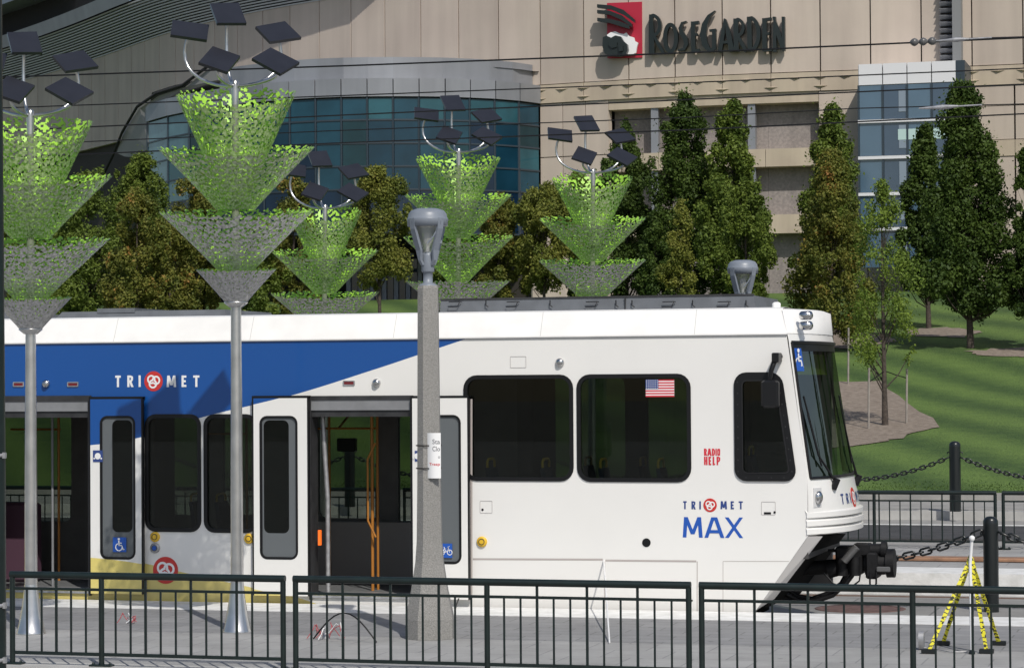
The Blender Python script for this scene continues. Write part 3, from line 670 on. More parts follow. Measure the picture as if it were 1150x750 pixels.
# ================================================================== THE TRAM
tram = empty('tram', (0, V0+1.3, -0.3), 'white low-floor tram with a blue roofline sweep and open doors stopped at the platform', 'tram')
GUT = S(575, 378)[1]                      # height of the gutter line
def side_wall():
    U0 = -24.0
    pe = [S(883, 376), S(907, 538), S(907, 602), S(849, 685)]
    outer = [(U0, 0.03), (pe[3][0], 0.02), pe[2], pe[1], (pe[0][0], GUT), (U0, GUT)]
    holes = []
    def W(px0, py0, px1, py1, r=0.11, slant=0.0):
        u0, u1, z0, z1 = rect(px0, py0, px1, py1); h = rrect(u0, u1, z0, z1, r, 5, slant); holes.append(h); return (u0, u1, z0, z1, r, slant)
    wins = [W(164, 466, 225, 596, 0.13), W(230, 466, 288, 597, 0.13), W(522, 422, 643, 539, 0.15), W(649, 421, 775, 540, 0.15)]
    wins_left = [(-18.9, -17.6), (-20.5, -19.2), (-22.6, -21.3)]
    for a, b in wins_left[:]:
        w = (a, b, wins[0][2], wins[0][3], 0.13, 0); holes.append(rrect(*w[:5])); wins.append(w)
    cab = W(826, 419, 894, 539, 0.13, 0.17)
    doors = []
    for a, b in ((0, 103), (348, 465)):
        u0, u1, z0, z1 = rect(a, 447, b, 671); 
        if a == 0: u0 = u1-1.33
        z0 = 0.10; holes.append([(u0, z0), (u1, z0), (u1, z1), (u0, z1)]); doors.append((u0, u1, z0, z1))
    hs = sorted(holes, key=lambda h: min(q[0] for q in h)); b = MB(); a = U0; ZB = -0.12
    for i, h in enumerate(hs):
        if i == len(hs)-1: b.plate([[(a, ZB), (outer[1][0]-0.10, ZB)]+outer[1:5]+[(a, GUT)], h], V0, 0.09)
        else:
            c = (max(q[0] for q in h)+min(q[0] for q in hs[i+1]))/2
            b.plate([[(a, ZB), (c, ZB), (c, GUT), (a, GUT)], h], V0, 0.09); a = c
    b.build('body_side', M['livery'], tram)
    return wins, cab, doors, outer
wins, cab, doors, outer = side_wall()
def frame_and_pane(w, name='window', depth=0.012, wd_=0.035, parent=tram):
    u0, u1, z0, z1, r, sl = w
    b = MB(); b.plate([rrect(u0-0.012, u1+0.012, z0-0.012, z1+0.012, r+0.01, 5, sl), rrect(*inset(u0, u1, z0, z1, wd_), max(r-wd_, 0.04), 5, sl*0.9)], V0-depth, depth+0.03)
    f = b.build(name, M['black'], parent)
    b = MB(); b.plate([rrect(*inset(u0, u1, z0, z1, wd_-0.01), max(r-wd_, 0.04), 5, sl*0.9)], V0+0.02, 0.006); b.build('pane', M['glass'], f)
    return f
for w in wins: frame_and_pane(w)
f = frame_and_pane(cab, 'cab_window', 0.02, 0.085)
b = MB(); u0, u1, z0, z1, r, sl = cab
for k in range(9):
    z = z0+0.1+(z1-z0-0.2)*k/8; b.disc((u0+0.03, V0-0.022, z), 0.008, 0.01, 8); b.disc((u1-0.035-sl*(z-z0)/(z1-z0), V0-0.022, z), 0.008, 0.01, 8)
for k in range(4): b.disc((u0+0.12+(u1-u0-0.26)*k/3, V0-0.022, z0+0.03), 0.008, 0.01, 8)
b.build('rivet', M['dark'], f)
b = MB(); q = inset(u0, u1, z0, z1, 0.075); b.plate([rrect(*inset(*q, 0.0), 0.06, 5, sl*.85), rrect(*inset(*q, 0.014), 0.05, 5, sl*.85)], V0-0.027, 0.02); b.build('inner_trim', mat('trim_dark_metal', (0.02, 0.02, 0.022), 0.3, metal=.3), f)

# far side wall, floor, roof, interior
UE = S(884, 450)[0]
holes = []
fw = [(-2, 463, 80, 585), (150, 466, 232, 578), (250, 466, 338, 578), (357, 462, 424, 582), (447, 463, 522, 592), (608, 424, 702, 538), (727, 424, 822, 538)]
fwr = []
for q in fw:
    u0, u1, z0, z1 = rect(*q, v=VF-0.09); h = rrect(u0, u1, z0, z1, 0.1); holes.append(h); fwr.append((u0, u1, z0, z1))
for a in (-18.6, -20.2, -22.2): holes.append(rrect(a, a+1.2, 1.15, 2.35, 0.1)); fwr.append((a, a+1.2, 1.15, 2.35))
b = MB(); hs = sorted(holes, key=lambda h: min(q[0] for q in h)); a = -24
for i, h in enumerate(hs):
    c = UE+0.1 if i == len(hs)-1 else (max(q[0] for q in h)+min(q[0] for q in hs[i+1]))/2
    b.plate([[(a, 0.03), (c, 0.03), (c, GUT), (a, GUT)], h], VF-0.09, 0.09); a = c
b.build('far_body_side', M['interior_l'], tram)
for q in fwr: b = MB(); b.plate([rrect(*q, 0.1)], VF-0.05, 0.006); b.build('far_pane', M['glass_far'], tram)
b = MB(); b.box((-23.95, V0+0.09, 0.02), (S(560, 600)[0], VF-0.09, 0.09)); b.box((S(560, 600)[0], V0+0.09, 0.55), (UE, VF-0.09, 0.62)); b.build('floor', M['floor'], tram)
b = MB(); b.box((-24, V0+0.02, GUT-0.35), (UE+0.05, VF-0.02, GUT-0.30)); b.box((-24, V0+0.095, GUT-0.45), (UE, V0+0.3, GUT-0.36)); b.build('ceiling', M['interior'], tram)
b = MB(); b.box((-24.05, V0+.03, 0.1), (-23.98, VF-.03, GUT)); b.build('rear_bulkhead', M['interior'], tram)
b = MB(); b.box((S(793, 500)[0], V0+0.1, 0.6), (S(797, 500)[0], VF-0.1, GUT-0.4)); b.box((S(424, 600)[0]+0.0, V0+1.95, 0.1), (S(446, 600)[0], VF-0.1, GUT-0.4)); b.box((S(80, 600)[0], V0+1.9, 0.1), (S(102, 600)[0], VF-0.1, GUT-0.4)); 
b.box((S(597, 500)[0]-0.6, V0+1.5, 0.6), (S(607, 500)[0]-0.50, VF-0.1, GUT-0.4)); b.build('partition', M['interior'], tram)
# roof cove and deck
def prof_ring(s_, u, dy): pass
zc1 = S(575, 350.5)[1]; zt = zc1+0.02
NC = 14
def bulge(v, B_, p=2.3):
    t = abs((v-(V0+1.325))/1.325); return B_*(1-min(1, t)**p)
def loft(b, levels, vs, smooth=True):     # levels: (z, u_edge, bulge, inset)
    n = len(vs); V = []
    for z, ue, B_, ins in levels:
        for t in vs:
            v = V0+1.325+t*(1.325-ins); V.append((ue+B_*(1-abs(t)**2.3), v, z))
    fs = [(j*n+i, j*n+i+1, (j+1)*n+i+1, (j+1)*n+i) for j in range(len(levels)-1) for i in range(n-1)]
    b.add(V, fs, smooth)
tv = [-1, -0.985, -0.95, -0.9, -0.82, -0.7, -0.55, -0.38, -0.2, 0, .2, .38, .55, .7, .85, 1]
b = MB(); ue_c = S(884, 376)[0]; ue_t = S(877, 350)[0]
x0 = -24
b.add([(x0, V0-0.012, GUT), (ue_c, V0-0.012, GUT), (ue_t, V0+0.13, zc1), (x0, V0+0.13, zc1), (x0, V0+0.3, zt), (ue_t, V0+0.3, zt)], [(0, 1, 2, 3), (3, 2, 5, 4)])
b.add([(x0, VF+0.012, GUT), (ue_c, VF+0.012, GUT), (ue_t, VF-0.13, zc1), (x0, VF-0.13, zc1)], [(3, 2, 1, 0)])
b.add([(x0, V0+0.3, zt), (ue_t, V0+0.3, zt), (ue_t, VF-0.13, zc1), (x0, VF-0.13, zc1)], [(0, 1, 2, 3)])
b.box((x0, V0-0.012, GUT-0.012), (ue_c, V0+0.02, GUT-0.0005))
loft(b, [(GUT, ue_c, 0.27, -0.012), (zc1-0.03, ue_t, 0.33, 0.10), (zc1, ue_t-0.05, 0.30, 0.16), (zt, ue_t-0.4, 0.1, 0.4)], tv)
b.build('roof_cove', M['cove'], tram)
for px_ in (128, 281, 442, 607, 780):
    b = MB(); u, z = S(px_, 365); b.add([(u-0.003, V0-0.0145, GUT+0.004), (u+0.003, V0-0.0145, GUT+0.004), (u+0.003, V0+0.126, zc1), (u-0.003, V0+0.126, zc1)], [(0, 1, 2, 3)])
    b.build('cove_seam', bpy.data.materials.get('cove_seam_grey') or mat('cove_seam_grey', (0.5, 0.5, 0.49), 0.6), tram)
b = MB(); b.box((-24, V0-0.018, GUT-0.022), (ue_c+0.0, V0+0.01, GUT-0.0125)); b.build('drip_rail', M['greymetal'], tram)
# roof equipment shroud with lifting handles
ys = V0+0.5
u0, z1 = S(494, 336, ys); u1, _ = S(849, 336, ys); z1 = S(670, 334.5, ys)[1]
b = MB(); b.hexa([(u0, ys, zt-0.05), (u1, ys, zt-0.05), (u1, VF-0.5, zt-0.05), (u0, VF-0.5, zt-0.05), (u0, ys+0.03, z1), (u1-0.03, ys+0.03, z1), (u1-0.03, VF-0.53, z1), (u0, VF-0.53, z1)])
sh = b.build('roof_shroud', M['shroud'], tram)
b = MB(); u = S(702, 340, ys)[0]; b.box((u-0.006, ys-0.004, zt), (u+0.006, ys+0.04, z1+0.004)); b.box((u0, ys+0.02, z1-0.001), (u1-0.03, ys+0.06, z1+0.02)); b.build('shroud_seam', M['dark'], sh)
b = MB()
for p in (510, 575, 664, 750, 812):
    u, z = S(p, 340, ys); b.tube([(u-0.07, ys-0.005, z-0.05), (u-0.06, ys-0.03, z-0.05), (u+0.05, ys-0.03, z-0.05), (u+0.08, ys-0.03, z+0.01), (u+0.09, ys, z+0.01)], 0.006, 6); b.tube([(u-0.06, ys-0.02, z+0.01), (u+0.08, ys-0.02, z+0.012)], 0.006, 6)
for p in (546, 618, 692, 710, 778, 838): u, z = S(p, 340, ys); b.tube([(u, ys-0.01, z+0.03), (u, ys-0.015, z-0.03), (u+0.03, ys-0.015, z-0.05)], 0.007, 6)
b.build('handle', M['black'], sh)
b = MB(); u0, u1 = S(58, 350, ys)[0], S(255, 350, ys)[0]; zz = S(150, 349, ys)[1]
b.hexa([(u0, ys, zt-0.05), (u1, ys, zt-0.05), (u1, VF-0.5, zt-0.05), (u0, VF-0.5, zt-0.05), (u0+0.12, ys+0.05, zz), (u1-0.05, ys+0.05, zz), (u1-0.05, VF-0.55, zz), (u0+0.12, VF-0.55, zz)])
um = S(135, 350, ys)[0]; b.box((S(108, 350, ys)[0], ys+0.03, zz-0.02), (S(150, 350, ys)[0], VF-0.6, zz+0.035)); b.box((-23, ys, zt-.05), (S(20, 350, ys)[0], VF-.5, zz)); b.build('roof_unit', M['shroud'], tram)
b = MB(); u, z = S(872, 349, V0+0.5); b.lathe((u, V0+0.5, zt-0.02), [(0.05, 0), (0.05, 0.07), (0.03, 0.085)], 12); b.build('roof_stub', M['cove'], tram)
# destination marker lights at the cove corner
dm = Vector((0.80, -0.60, 0)); sm_ = Vector((0.60, 0.80, 0))
for dz in (-0.055, 0.06):
    c = Vector((ue_c+0.235, V0+0.13, (GUT+zc1)/2+dz)); b = MB()
    b.rings([[tuple(c+dm*o+sm_*r_*math.cos(a)+Vector((0, 0, r_*math.sin(a)))) for a in [2*math.pi*k/16 for k in range(16)]] for r_, o in ((0.05, -0.12), (0.05, 0.01), (0.04, 0.01), (0.034, 0.022), (0.01, 0.03))]); b.build('marker_light', M['chrome'], tram)

# ---------------- nose
zA, zB = S(886, 381)[1], S(907, 539)[1]
lv = [(GUT, S(884, 376)[0], 0.26, 0.0), (zA+0.02, S(885, 381)[0], 0.26, 0.0), (zA, S(885.5, 382)[0], 0.265, 0.0), ((zA+zB)/2, S(896, 460)[0], 0.285, 0.0), (zB, S(907, 539)[0], 0.30, 0.0), (S(907, 560)[1], S(907.5, 560)[0], 0.34, 0.0), (S(907, 577)[1], S(907.5, 577)[0], 0.37, 0.0)]
ni = len(tv)
def nose_pt(t, z, lift=0.0):
    for a, c in zip(lv, lv[1:]):
        if c[0]-1e-6 <= z <= a[0]+1e-6:
            s_ = (z-a[0])/(c[0]-a[0]); ue = a[1]+(c[1]-a[1])*s_; B_ = a[2]+(c[2]-a[2])*s_
            return Vector((ue+B_*(1-abs(t)**2.3)+lift, V0+1.325+t*1.325-lift*0.3*(t < -0.5), z))
tw0 = -0.965
b = MB()
# white above/below the glass and the pillar strips
def patch(b, ts, zs, lift=0.0, smooth=True):
    n = len(ts); b.add([tuple(nose_pt(t, z, lift)) for z in zs for t in ts], [(j*n+i, j*n+i+1, (j+1)*n+i+1, (j+1)*n+i) for j in range(len(zs)-1) for i in range(n-1)][::1], smooth)
tsf = [-1+2*i/40 for i in range(41)]
patch(b, [-1, -0.985, tw0], [GUT, zA, (zA+zB)/2, zB, lv[5][0], lv[6][0]]); patch(b, [-tw0, 0.985, 1], [GUT, zA, (zA+zB)/2, zB, lv[5][0], lv[6][0]])
tin = [tw0+(-2*tw0)*i/40 for i in range(41)]
patch(b, tin, [GUT, zA-0.03]); patch(b, tin, [zB+0.02, zB, lv[5][0], lv[6][0]])
b.build('nose', M['white'], tram)
b = MB(); patch(b, tin, [zA-0.03, (zA+zB)/2, zB+0.02], -0.012); ws = b.build('windshield', M['windshield'], tram)
b = MB(); zs = [zA-0.03, (zA+zB)/2, zB+0.02]
b.tube([nose_pt(t, zs[0], 0.004) for t in tin], 0.018, 6); b.tube([nose_pt(t, zs[2], 0.004) for t in tin], 0.018, 6)
b.tube([nose_pt(tw0, z, 0.004) for z in zs], 0.02, 6); b.tube([nose_pt(-tw0, z, 0.004) for z in zs], 0.02, 6)
patch(b, tin, [zA-0.04, zA-0.13], -0.004); b.build('windshield_seal', M['black'], tram)
b = MB(); patch(b, [-0.93, -0.7, -0.4, 0, 0.5], [zA-0.16, zA-0.40], -0.14); b.build('destination_board', mat('dest_yellow', (0.45, 0.45, 0.05), 0.5), tram)
b = MB(); patch(b, [-0.955+0.01*i for i in range(13)], [zA-0.10, zA-0.36], 0.004)
st = b.build('access_sticker', M['blue'], tram)
b = MB(); c = nose_pt(-0.9, zA-0.23, 0.012)
def wheelchair(b, cx, y, cz, s, th=0.003):
    b.disc((cx-0.05*s, y, cz+0.40*s), 0.09*s, th, 10)
    def bar(p, q, w):
        d = Vector((q[0]-p[0], q[1]-p[1])).normalized(); n_ = Vector((-d.y, d.x))*w/2
        b.plate([[(cx+s*(p[0]-n_.x), cz+s*(p[1]-n_.y)), (cx+s*(q[0]-n_.x), cz+s*(q[1]-n_.y)), (cx+s*(q[0]+n_.x), cz+s*(q[1]+n_.y)), (cx+s*(p[0]+n_.x), cz+s*(p[1]+n_.y))]], y, th); y_ = y
    bar((-0.05, 0.28), (-0.03, -0.05), 0.09); bar((-0.03, 0.13), (0.18, 0.11), 0.07); bar((-0.05, -0.05), (0.19, -0.05), 0.08); bar((0.18, -0.06), (0.28, -0.36), 0.08); bar((0.27, -0.36), (0.38, -0.31), 0.07)
    a0, a1 = 110, 350; r0, r1 = 0.22, 0.29; n = 14
    b.ribbon([(cx-0.04*s+s*.255*math.cos(R(a0+(a1-a0)*k/n)), cz-0.17*s+s*.255*math.sin(R(a0+(a1-a0)*k/n))) for k in range(n+1)], 0.07*s, y-0.0006, 0.0005)
wheelchair(b, 0, 0, 0, 0.26); ux = Vector((nose_pt(-0.84, c.z)-nose_pt(-0.95, c.z))).normalized()
b.v = [tuple(c+ux*p[0]*1.0+Vector((0, 0, p[2]))+Vector((ux.y, -ux.x, 0))*(-p[1])) for p in b.v]; b.build('access_symbol', M['print_white'], st)
# ridged bumper
b = MB(); zt_, zb_ = S(907, 574)[1], S(905, 602)[1]; h = (zt_-zb_)
lvb = []
ub = S(904.5, 590)[0]
for k in range(3):
    z = zt_-h*k/3
    lvb += [(z, ub+0.005, 0.36+0.03*min(k, 1), -0.005), (z-0.02, ub+0.02, 0.42, -0.02), (z-h/3+0.02, ub+0.02, 0.42, -0.02), (z-h/3+0.004, ub+0.0, 0.37, 0.0)]
lvb[0] = (zt_+0.02, ub-0.01, 0.36, 0.0)
lvb.append((zb_-0.002, ub-0.05, 0.34, 0.01))
loft(b, lvb, [-1+2*i/40 for i in range(41)], False); b.build('bumper', M['white'], tram)
# headlight recess near side
def head(t):
    zc = S(907, 559)[1]; c = nose_pt(t, zc, 0.004); c2 = nose_pt(t+0.10, zc, 0.004); d = (c2-c).normalized(); nrm_ = Vector((d.y, -d.x, 0)); 
    if nrm_.x < 0: nrm_ = -nrm_
    b = MB(); H = 0.11; Wd = 0.075
    p = [c+d*a+Vector((0, 0, e)) for a, e in ((0, -H), (Wd*2, -H), (Wd*2, H), (0, H))]
    q = [x-nrm_*0.0 for x in p]
    b.add([tuple(x+nrm_*0.006) for x in p]+[tuple(x-nrm_*0.05) for x in p], [(0, 1, 2, 3), (0, 4, 5, 1), (1, 5, 6, 2), (2, 6, 7, 3), (3, 7, 4, 0)]); hl = b.build('headlight', (bpy.data.materials.get('headlight_recess') or mat('headlight_recess', (0.60, 0.60, 0.60), 0.4)), tram)
    b = MB(); cc = c+d*0.075+nrm_*0.01
    b.rings([[tuple(cc+d*r_*math.cos(a)+Vector((0, 0, 1))*r_*1.35*math.sin(a)+nrm_*o) for a in [2*math.pi*k/16 for k in range(16)]] for r_, o in ((0.055, 0), (0.055, 0.025), (0.04, 0.04), (0.01, 0.045))]); b.build('lamp_lens', M['chrome'], hl)
head(-0.94); head(0.70)
# wipers
for t in (-0.62, 0.25):
    b = MB(); a = nose_pt(t, zB-0.02, 0.03); m_ = nose_pt(t-0.22, zB+0.28, 0.03); e = nose_pt(t-0.28, zB+0.75, 0.02)
    b.tube([a+Vector((0, 0, -0.06)), a, m_, e], [0.022, 0.016, 0.01, 0.008], 6); b.tube([nose_pt(t-0.18, zB+0.15, 0.02), nose_pt(t-0.30, zB+0.95, 0.02)], 0.011, 6)
    b.tube([a+Vector((-.02, 0, -0.1)), a+Vector((0.03, 0, 0.02))], 0.04, 8)
    b.build('wiper', M['black'], tram)
# small logo on the nose
GL = {'T': [[(0, 1), (.8, 1)], [(.4, 1), (.4, 0)]], 'I': [[(.1, 0), (.1, 1)]], 'R': [[(.08, 0), (.08, 1)], [(.08, .96), (.45, .96), (.62, .86), (.62, .62), (.45, .5), (.08, .5)], [(.35, .5), (.68, 0)]],
      'M': [[(.06, 0), (.14, 1)], [(.14, 1), (.5, .16)], [(.5, .16), (.86, 1)], [(.86, 1), (.94, 0)]], 'E': [[(.08, 0), (.08, 1)], [(.08, .95), (.6, .95)], [(.08, .5), (.52, .5)], [(.08, .05), (.6, .05)]],
      'A': [[(0, 0), (.38, 1)], [(.38, 1), (.5, 1)], [(.5, 1), (.88, 0)], [(.16, .3), (.72, .3)]], 'X': [[(0, 1), (.8, 0)], [(0, 0), (.8, 1)]]}
GW = {'T': .8, 'I': .2, 'R': .7, 'M': 1.0, 'E': .62, 'A': .88, 'X': .8}
GL.update({'D': [[(.08, 0), (.08, 1)], [(.08, .93), (.4, .93), (.62, .75), (.66, .5), (.62, .25), (.4, .07), (.08, .07)]], 'O': [[(.36, .95), (.16, .9), (.08, .7), (.08, .3), (.16, .1), (.36, .05), (.56, .1), (.64, .3), (.64, .7), (.56, .9), (.36, .95)]],
  'H': [[(.08, 0), (.08, 1)], [(.6, 0), (.6, 1)], [(.08, .5), (.6, .5)]], 'L': [[(.08, 0), (.08, 1)], [(.08, .06), (.55, .06)]], 'P': [[(.08, 0), (.08, 1)], [(.08, .95), (.45, .95), (.62, .85), (.62, .58), (.45, .46), (.08, .46)]]})
GW.update({'D': .72, 'O': .72, 'H': .68, 'L': .55, 'P': .68})
def glyphs(b, s_, u0, u1, z0, z1, y, w, gap):
    tot = sum(GW[c] for c in s_)+gap*(len(s_)-1); k = (u1-u0)/tot; x = u0; h = z1-z0; n = 0; w *= h
    for c in s_:
        for st in GL[c]:
            pts = [(x+w*0.4+p[0]*(GW[c]*k-w*0.8)/GW[c], z0+p[1]*h) for p in st]; yy = y-0.0004*n
            if len(pts) == 2 and abs(pts[1][1]-pts[0][1]) > 0.4*h:       # upright or slanted stroke, cut level at both ends
                (ax, az), (ex, ez) = pts; hw = w/2*(1.12 if abs(ax-ex) > 0.05*h else 1.0)
                f = [(ax-hw, az), (ax+hw, az), (ex+hw, ez), (ex-hw, ez)]
                if ez < az: f = f[::-1]
                vs = [(q[0], yy, q[1]) for q in f]+[(q[0], yy+0.0003, q[1]) for q in f]; b.add(vs, [(0, 1, 2, 3), (7, 6, 5, 4)])
            else:
                zz = [min(max(q[1], z0+w/2), z1-w/2) for q in pts]; b.ribbon([(q[0], z_) for q, z_ in zip(pts, zz)], w*0.92, yy, 0.0003)
            n = (n+1) % 8
        x += (GW[c]+gap)*k
def rose_logo(b_r, b_w, c, r, y, frame=None):
    b_r.disc((c[0], y, c[1]), r, 0.004, 32)
    for k in range(3):
        a0 = 120*k+20; n = 22; pts_o, pts_i = [], []
        ox, oz = 0.30*r*math.cos(R(a0)), 0.27*r*math.sin(R(a0))
        for i in range(n+1):
            a = R(a0-160+330*i/n); pts_o.append((c[0]+ox+0.37*r*math.cos(a), c[1]+oz+0.37*r*math.sin(a)))
        b_w.ribbon(pts_o, 0.17*r, y-0.002-0.0008*k, 0.0006)
def flat_to_nose(b, t0, zc):               # wrap a flat logo (built round 0,0) on the nose
    o = []
    for x, y, z in b.v:
        t = t0+x/1.325; p = nose_pt(t, zc+z, 0.006-y); o.append(tuple(p))
    b.v = o
zl = S(907, 562)[1]-0.01
b1, b2, b3 = MB(), MB(), MB(); rose_logo(b1, b2, (0, 0), 0.115, 0.0)
glyphs(b3, "TRI", -0.52, -0.16, -0.06, 0.06, 0, 0.18, 0.6); glyphs(b3, "MET", 0.16, 0.60, -0.06, 0.06, 0, 0.18, 0.6)
for bb in (b1, b2, b3): flat_to_nose(bb, -0.12, zl)
b1.build('nose_logo', M['red'], tram); b2.build('nose_logo_swirl', M['print_white'], tram); b3.build('nose_lettering', M['navy'], tram)
# chin, under-nose, coupler
pe2, pe3 = S(905, 602), S(849, 685)
b = MB(); r1, r2 = S(924, 602, V0+.16), S(870, 672, V0+.16)
b.add([(pe3[0], V0+0.001, pe3[1]), (r2[0], V0+.16, r2[1]), (r1[0], V0+.16, r1[1]), (pe2[0], V0+0.001, pe2[1]), (pe3[0]-.1, V0+0.08, pe3[1]), (r2[0]-.1, V0+.2, r2[1]), (r1[0]-.1, V0+.2, r1[1]), (pe2[0]-.1, V0+0.08, pe2[1])], [(0, 1, 2, 3), (7, 6, 5, 4), (0, 4, 5, 1), (1, 5, 6, 2), (2, 6, 7, 3)])
b.build('skirt_return', mat('skirt_grey', (0.55, 0.53, 0.515), 0.5), tram)
b = MB(); f1, f2 = S(950, 599, VF-.2), S(893, 674, VF-.2)
b.hexa([(r2[0]-1.2, V0+0.17, r2[1]), (r2[0]-.015, V0+0.17, r2[1]), (f2[0], VF-0.2, f2[1]), (f2[0]-1.2, VF-0.2, f2[1]), (r1[0]-1.2, V0+0.17, r1[1]+0.03), (r1[0]-.015, V0+0.17, r1[1]), (f1[0], VF-0.2, f1[1]), (f1[0]-1.2, VF-0.2, f1[1]+0.03)])
b.box((-24, V0+0.12, -0.2), (pe3[0]-0.3, VF-0.12, 0.018)); b.box((pe2[0]-1.0, V0+0.1, 0.05), (pe2[0]-0.45, VF-0.1, pe2[1]+0.02)); b.build('underframe', M['under'], tram)
b = MB()
for u in (pe3[0]-2.1, pe3[0]-3.5, S(205, 600)[0], S(120, 600)[0]):
    for v in (V0+0.6, VF-0.6): b.rings([[(u+0.33*math.cos(a), v+o, 0.045+0.33*math.sin(a)) for a in [2*math.pi*k/24 for k in range(24)]] for o in (-0.06, 0.06)][::-1], True, False)
b.build('wheel', mat('wheel_steel', (0.06, 0.055, 0.05), 0.6), tram)
vc = V0+1.33
C = lambda px_, py_, v=vc: Vector((S(px_, py_, v)[0], v, S(px_, py_, v)[1]))
def cyl(b, p, q, r, seg=14, r2=None): b.tube([p, p.lerp(q, .5), q], [r, r, r2 or r], seg)
b = MB()
cyl(b, C(886, 640), C(975, 632), 0.085); b.bbox(C(938, 645, vc-0.16), C(972, 612, vc+0.16), 0.02); cyl(b, C(972, 632), C(1002, 632), 0.14, 18, 0.13); b.bbox(C(972, 650, vc-0.2), C(990, 618, vc+0.2), 0.02)
cyl(b, C(996, 632), C(1005, 632), 0.17, 18)
cyl(b, C(962, 618, vc-0.05), C(994, 617, vc-0.05), 0.075, 14); b.bbox(C(958, 624, vc-0.15), C(980, 609, vc+0.1), 0.015); cyl(b, C(990, 617, vc-0.05), C(996, 617, vc-0.05), 0.10, 14)
cyl(b, C(930, 640, vc-0.1), C(944, 636, vc-0.1), 0.10); cyl(b, C(946, 646, vc-0.18), C(946, 626, vc-0.18), 0.07); cyl(b, C(960, 646, vc-0.22), C(960, 625, vc-0.22), 0.06)
cyl(b, C(930, 618, vc-0.1), C(940, 618, vc-0.1), 0.02, 8)
cp = b.build('coupler', M['coupler'], tram)
b = MB(); cyl(b, C(948, 630, vc-0.3), C(962, 614, vc-0.3), 0.045, 12); b.build('coupler_cylinder', mat('cyl_grey', (0.16, 0.16, 0.16), 0.4, metal=0.5), cp); b = MB(); b.bbox(C(984, 642, vc-0.24), C(1000, 636, vc-0.2), 0.01); b.build('latch_plate', bpy.data.materials['cyl_grey'], cp)
b = MB()
for dv, pts in ((0, [(958, 644), (950, 655), (935, 668), (915, 675), (898, 674), (884, 668), (878, 655)]), (0.1, [(951, 644), (945, 655), (930, 666), (912, 672), (895, 669), (882, 660)]), (-0.1, [(966, 645), (965, 652), (957, 658), (948, 660), (936, 655), (925, 643)])):
    q = [C(x, y, vc-0.2+dv) for x, y in pts]; b.tube(q, 0.03 if dv > -0.05 else 0.010, 8)
q = [C(x, y, vc-0.25) for x, y in ((977, 642), (977, 655), (980, 663), (984, 655), (984, 642))]; b.tube(q, 0.012, 6); b.build('hose', M['black'], cp)
# skirt panel seams, hatches, small fittings
b = MB()
def line(px0, py0, px1, py1, w=0.006, o=0.002):
    a, c = S(px0, py0), S(px1, py1); d = Vector((c[0]-a[0], c[1]-a[1])).normalized(); n_ = Vector((-d.y, d.x))*w
    b.add([(a[0]-n_.x, V0-o, a[1]-n_.y), (c[0]-n_.x, V0-o, c[1]-n_.y), (c[0]+n_.x, V0-o, c[1]+n_.y), (a[0]+n_.x, V0-o, a[1]+n_.y)], [(0, 1, 2, 3)])
line(531, 627.5, 677, 628, .011); line(680, 629, 782, 630, .011); line(679, 630, 679, 686, .005); line(783, 630, 783, 688, .005); line(812, 630, 812, 688, .003); line(812, 630, 886, 630, .003); line(529.5, 448, 529.5, 684, .012)
b.build('panel_seam', mat('seam_grey', (0.42, 0.38, 0.36), 0.7), tram)
b = MB()
for (x0_, y0_, x1_, y1_) in ((573, 400, 591, 413), (539, 562, 553, 576), (855, 563, 871, 578)):
    u0, u1, z0, z1 = rect(x0_, y0_, x1_, y1_); b.plate([rrect(u0, u1, z0, z1, .01, 2), rrect(*inset(u0, u1, z0, z1, .005), .008, 2)], V0-0.004, 0.005)
b.build('access_hatch', mat('hatch_line', (0.45, 0.43, 0.42), 0.6), tram)
b = MB(); u, z = S(726, 609); b.disc((u, V0-0.006, z), 0.05, 0.01, 20); u, z = S(870, 575); b.disc((u, V0-0.006, z), 0.014, 0.01, 10); u, z = S(863, 576); b.box((u-0.05, V0-0.005, z-0.012), (u+0.03, V0+0.002, z+0.012)); u, z = S(542, 572); b.disc((u, V0-0.006, z), 0.014, 0.01, 10)
for p in ((800, 660), (624, 671), (777, 674)): u, z = S(*p); b.disc((u, V0-0.006, z), 0.012, 0.01, 10)
b.build('vent_plug', M['black'], tram)
for p in ((629, 407), (423, 430), (52, 431)):
    b = MB(); u, z = S(*p); b.rings([[(u+r_*math.cos(a), V0-o, z+r_*math.sin(a)) for a in [2*math.pi*k/16 for k in range(16)]] for r_, o in ((0.052, -0.004), (0.052, 0.02), (0.035, 0.045), (0.01, 0.05))]); b.build('door_chime', M['chrome'], tram)
for p in ((392, 430), (82, 431.5), (21, 431.5)):
    b = MB(); u, z = S(*p); b.plate([rrect(u-0.075, u+0.075, z-0.03, z+0.03, 0.01, 2), rrect(u-0.062, u+0.062, z-0.018, z+0.018, 0.006, 2)], V0-0.012, 0.014); f = b.build('side_marker', M['galv'], tram)
    b = MB(); b.box((u-0.061, V0-0.008, z-0.017), (u+0.061, V0+0.002, z+0.017)); b.build('lens', M['lens_red'], f)
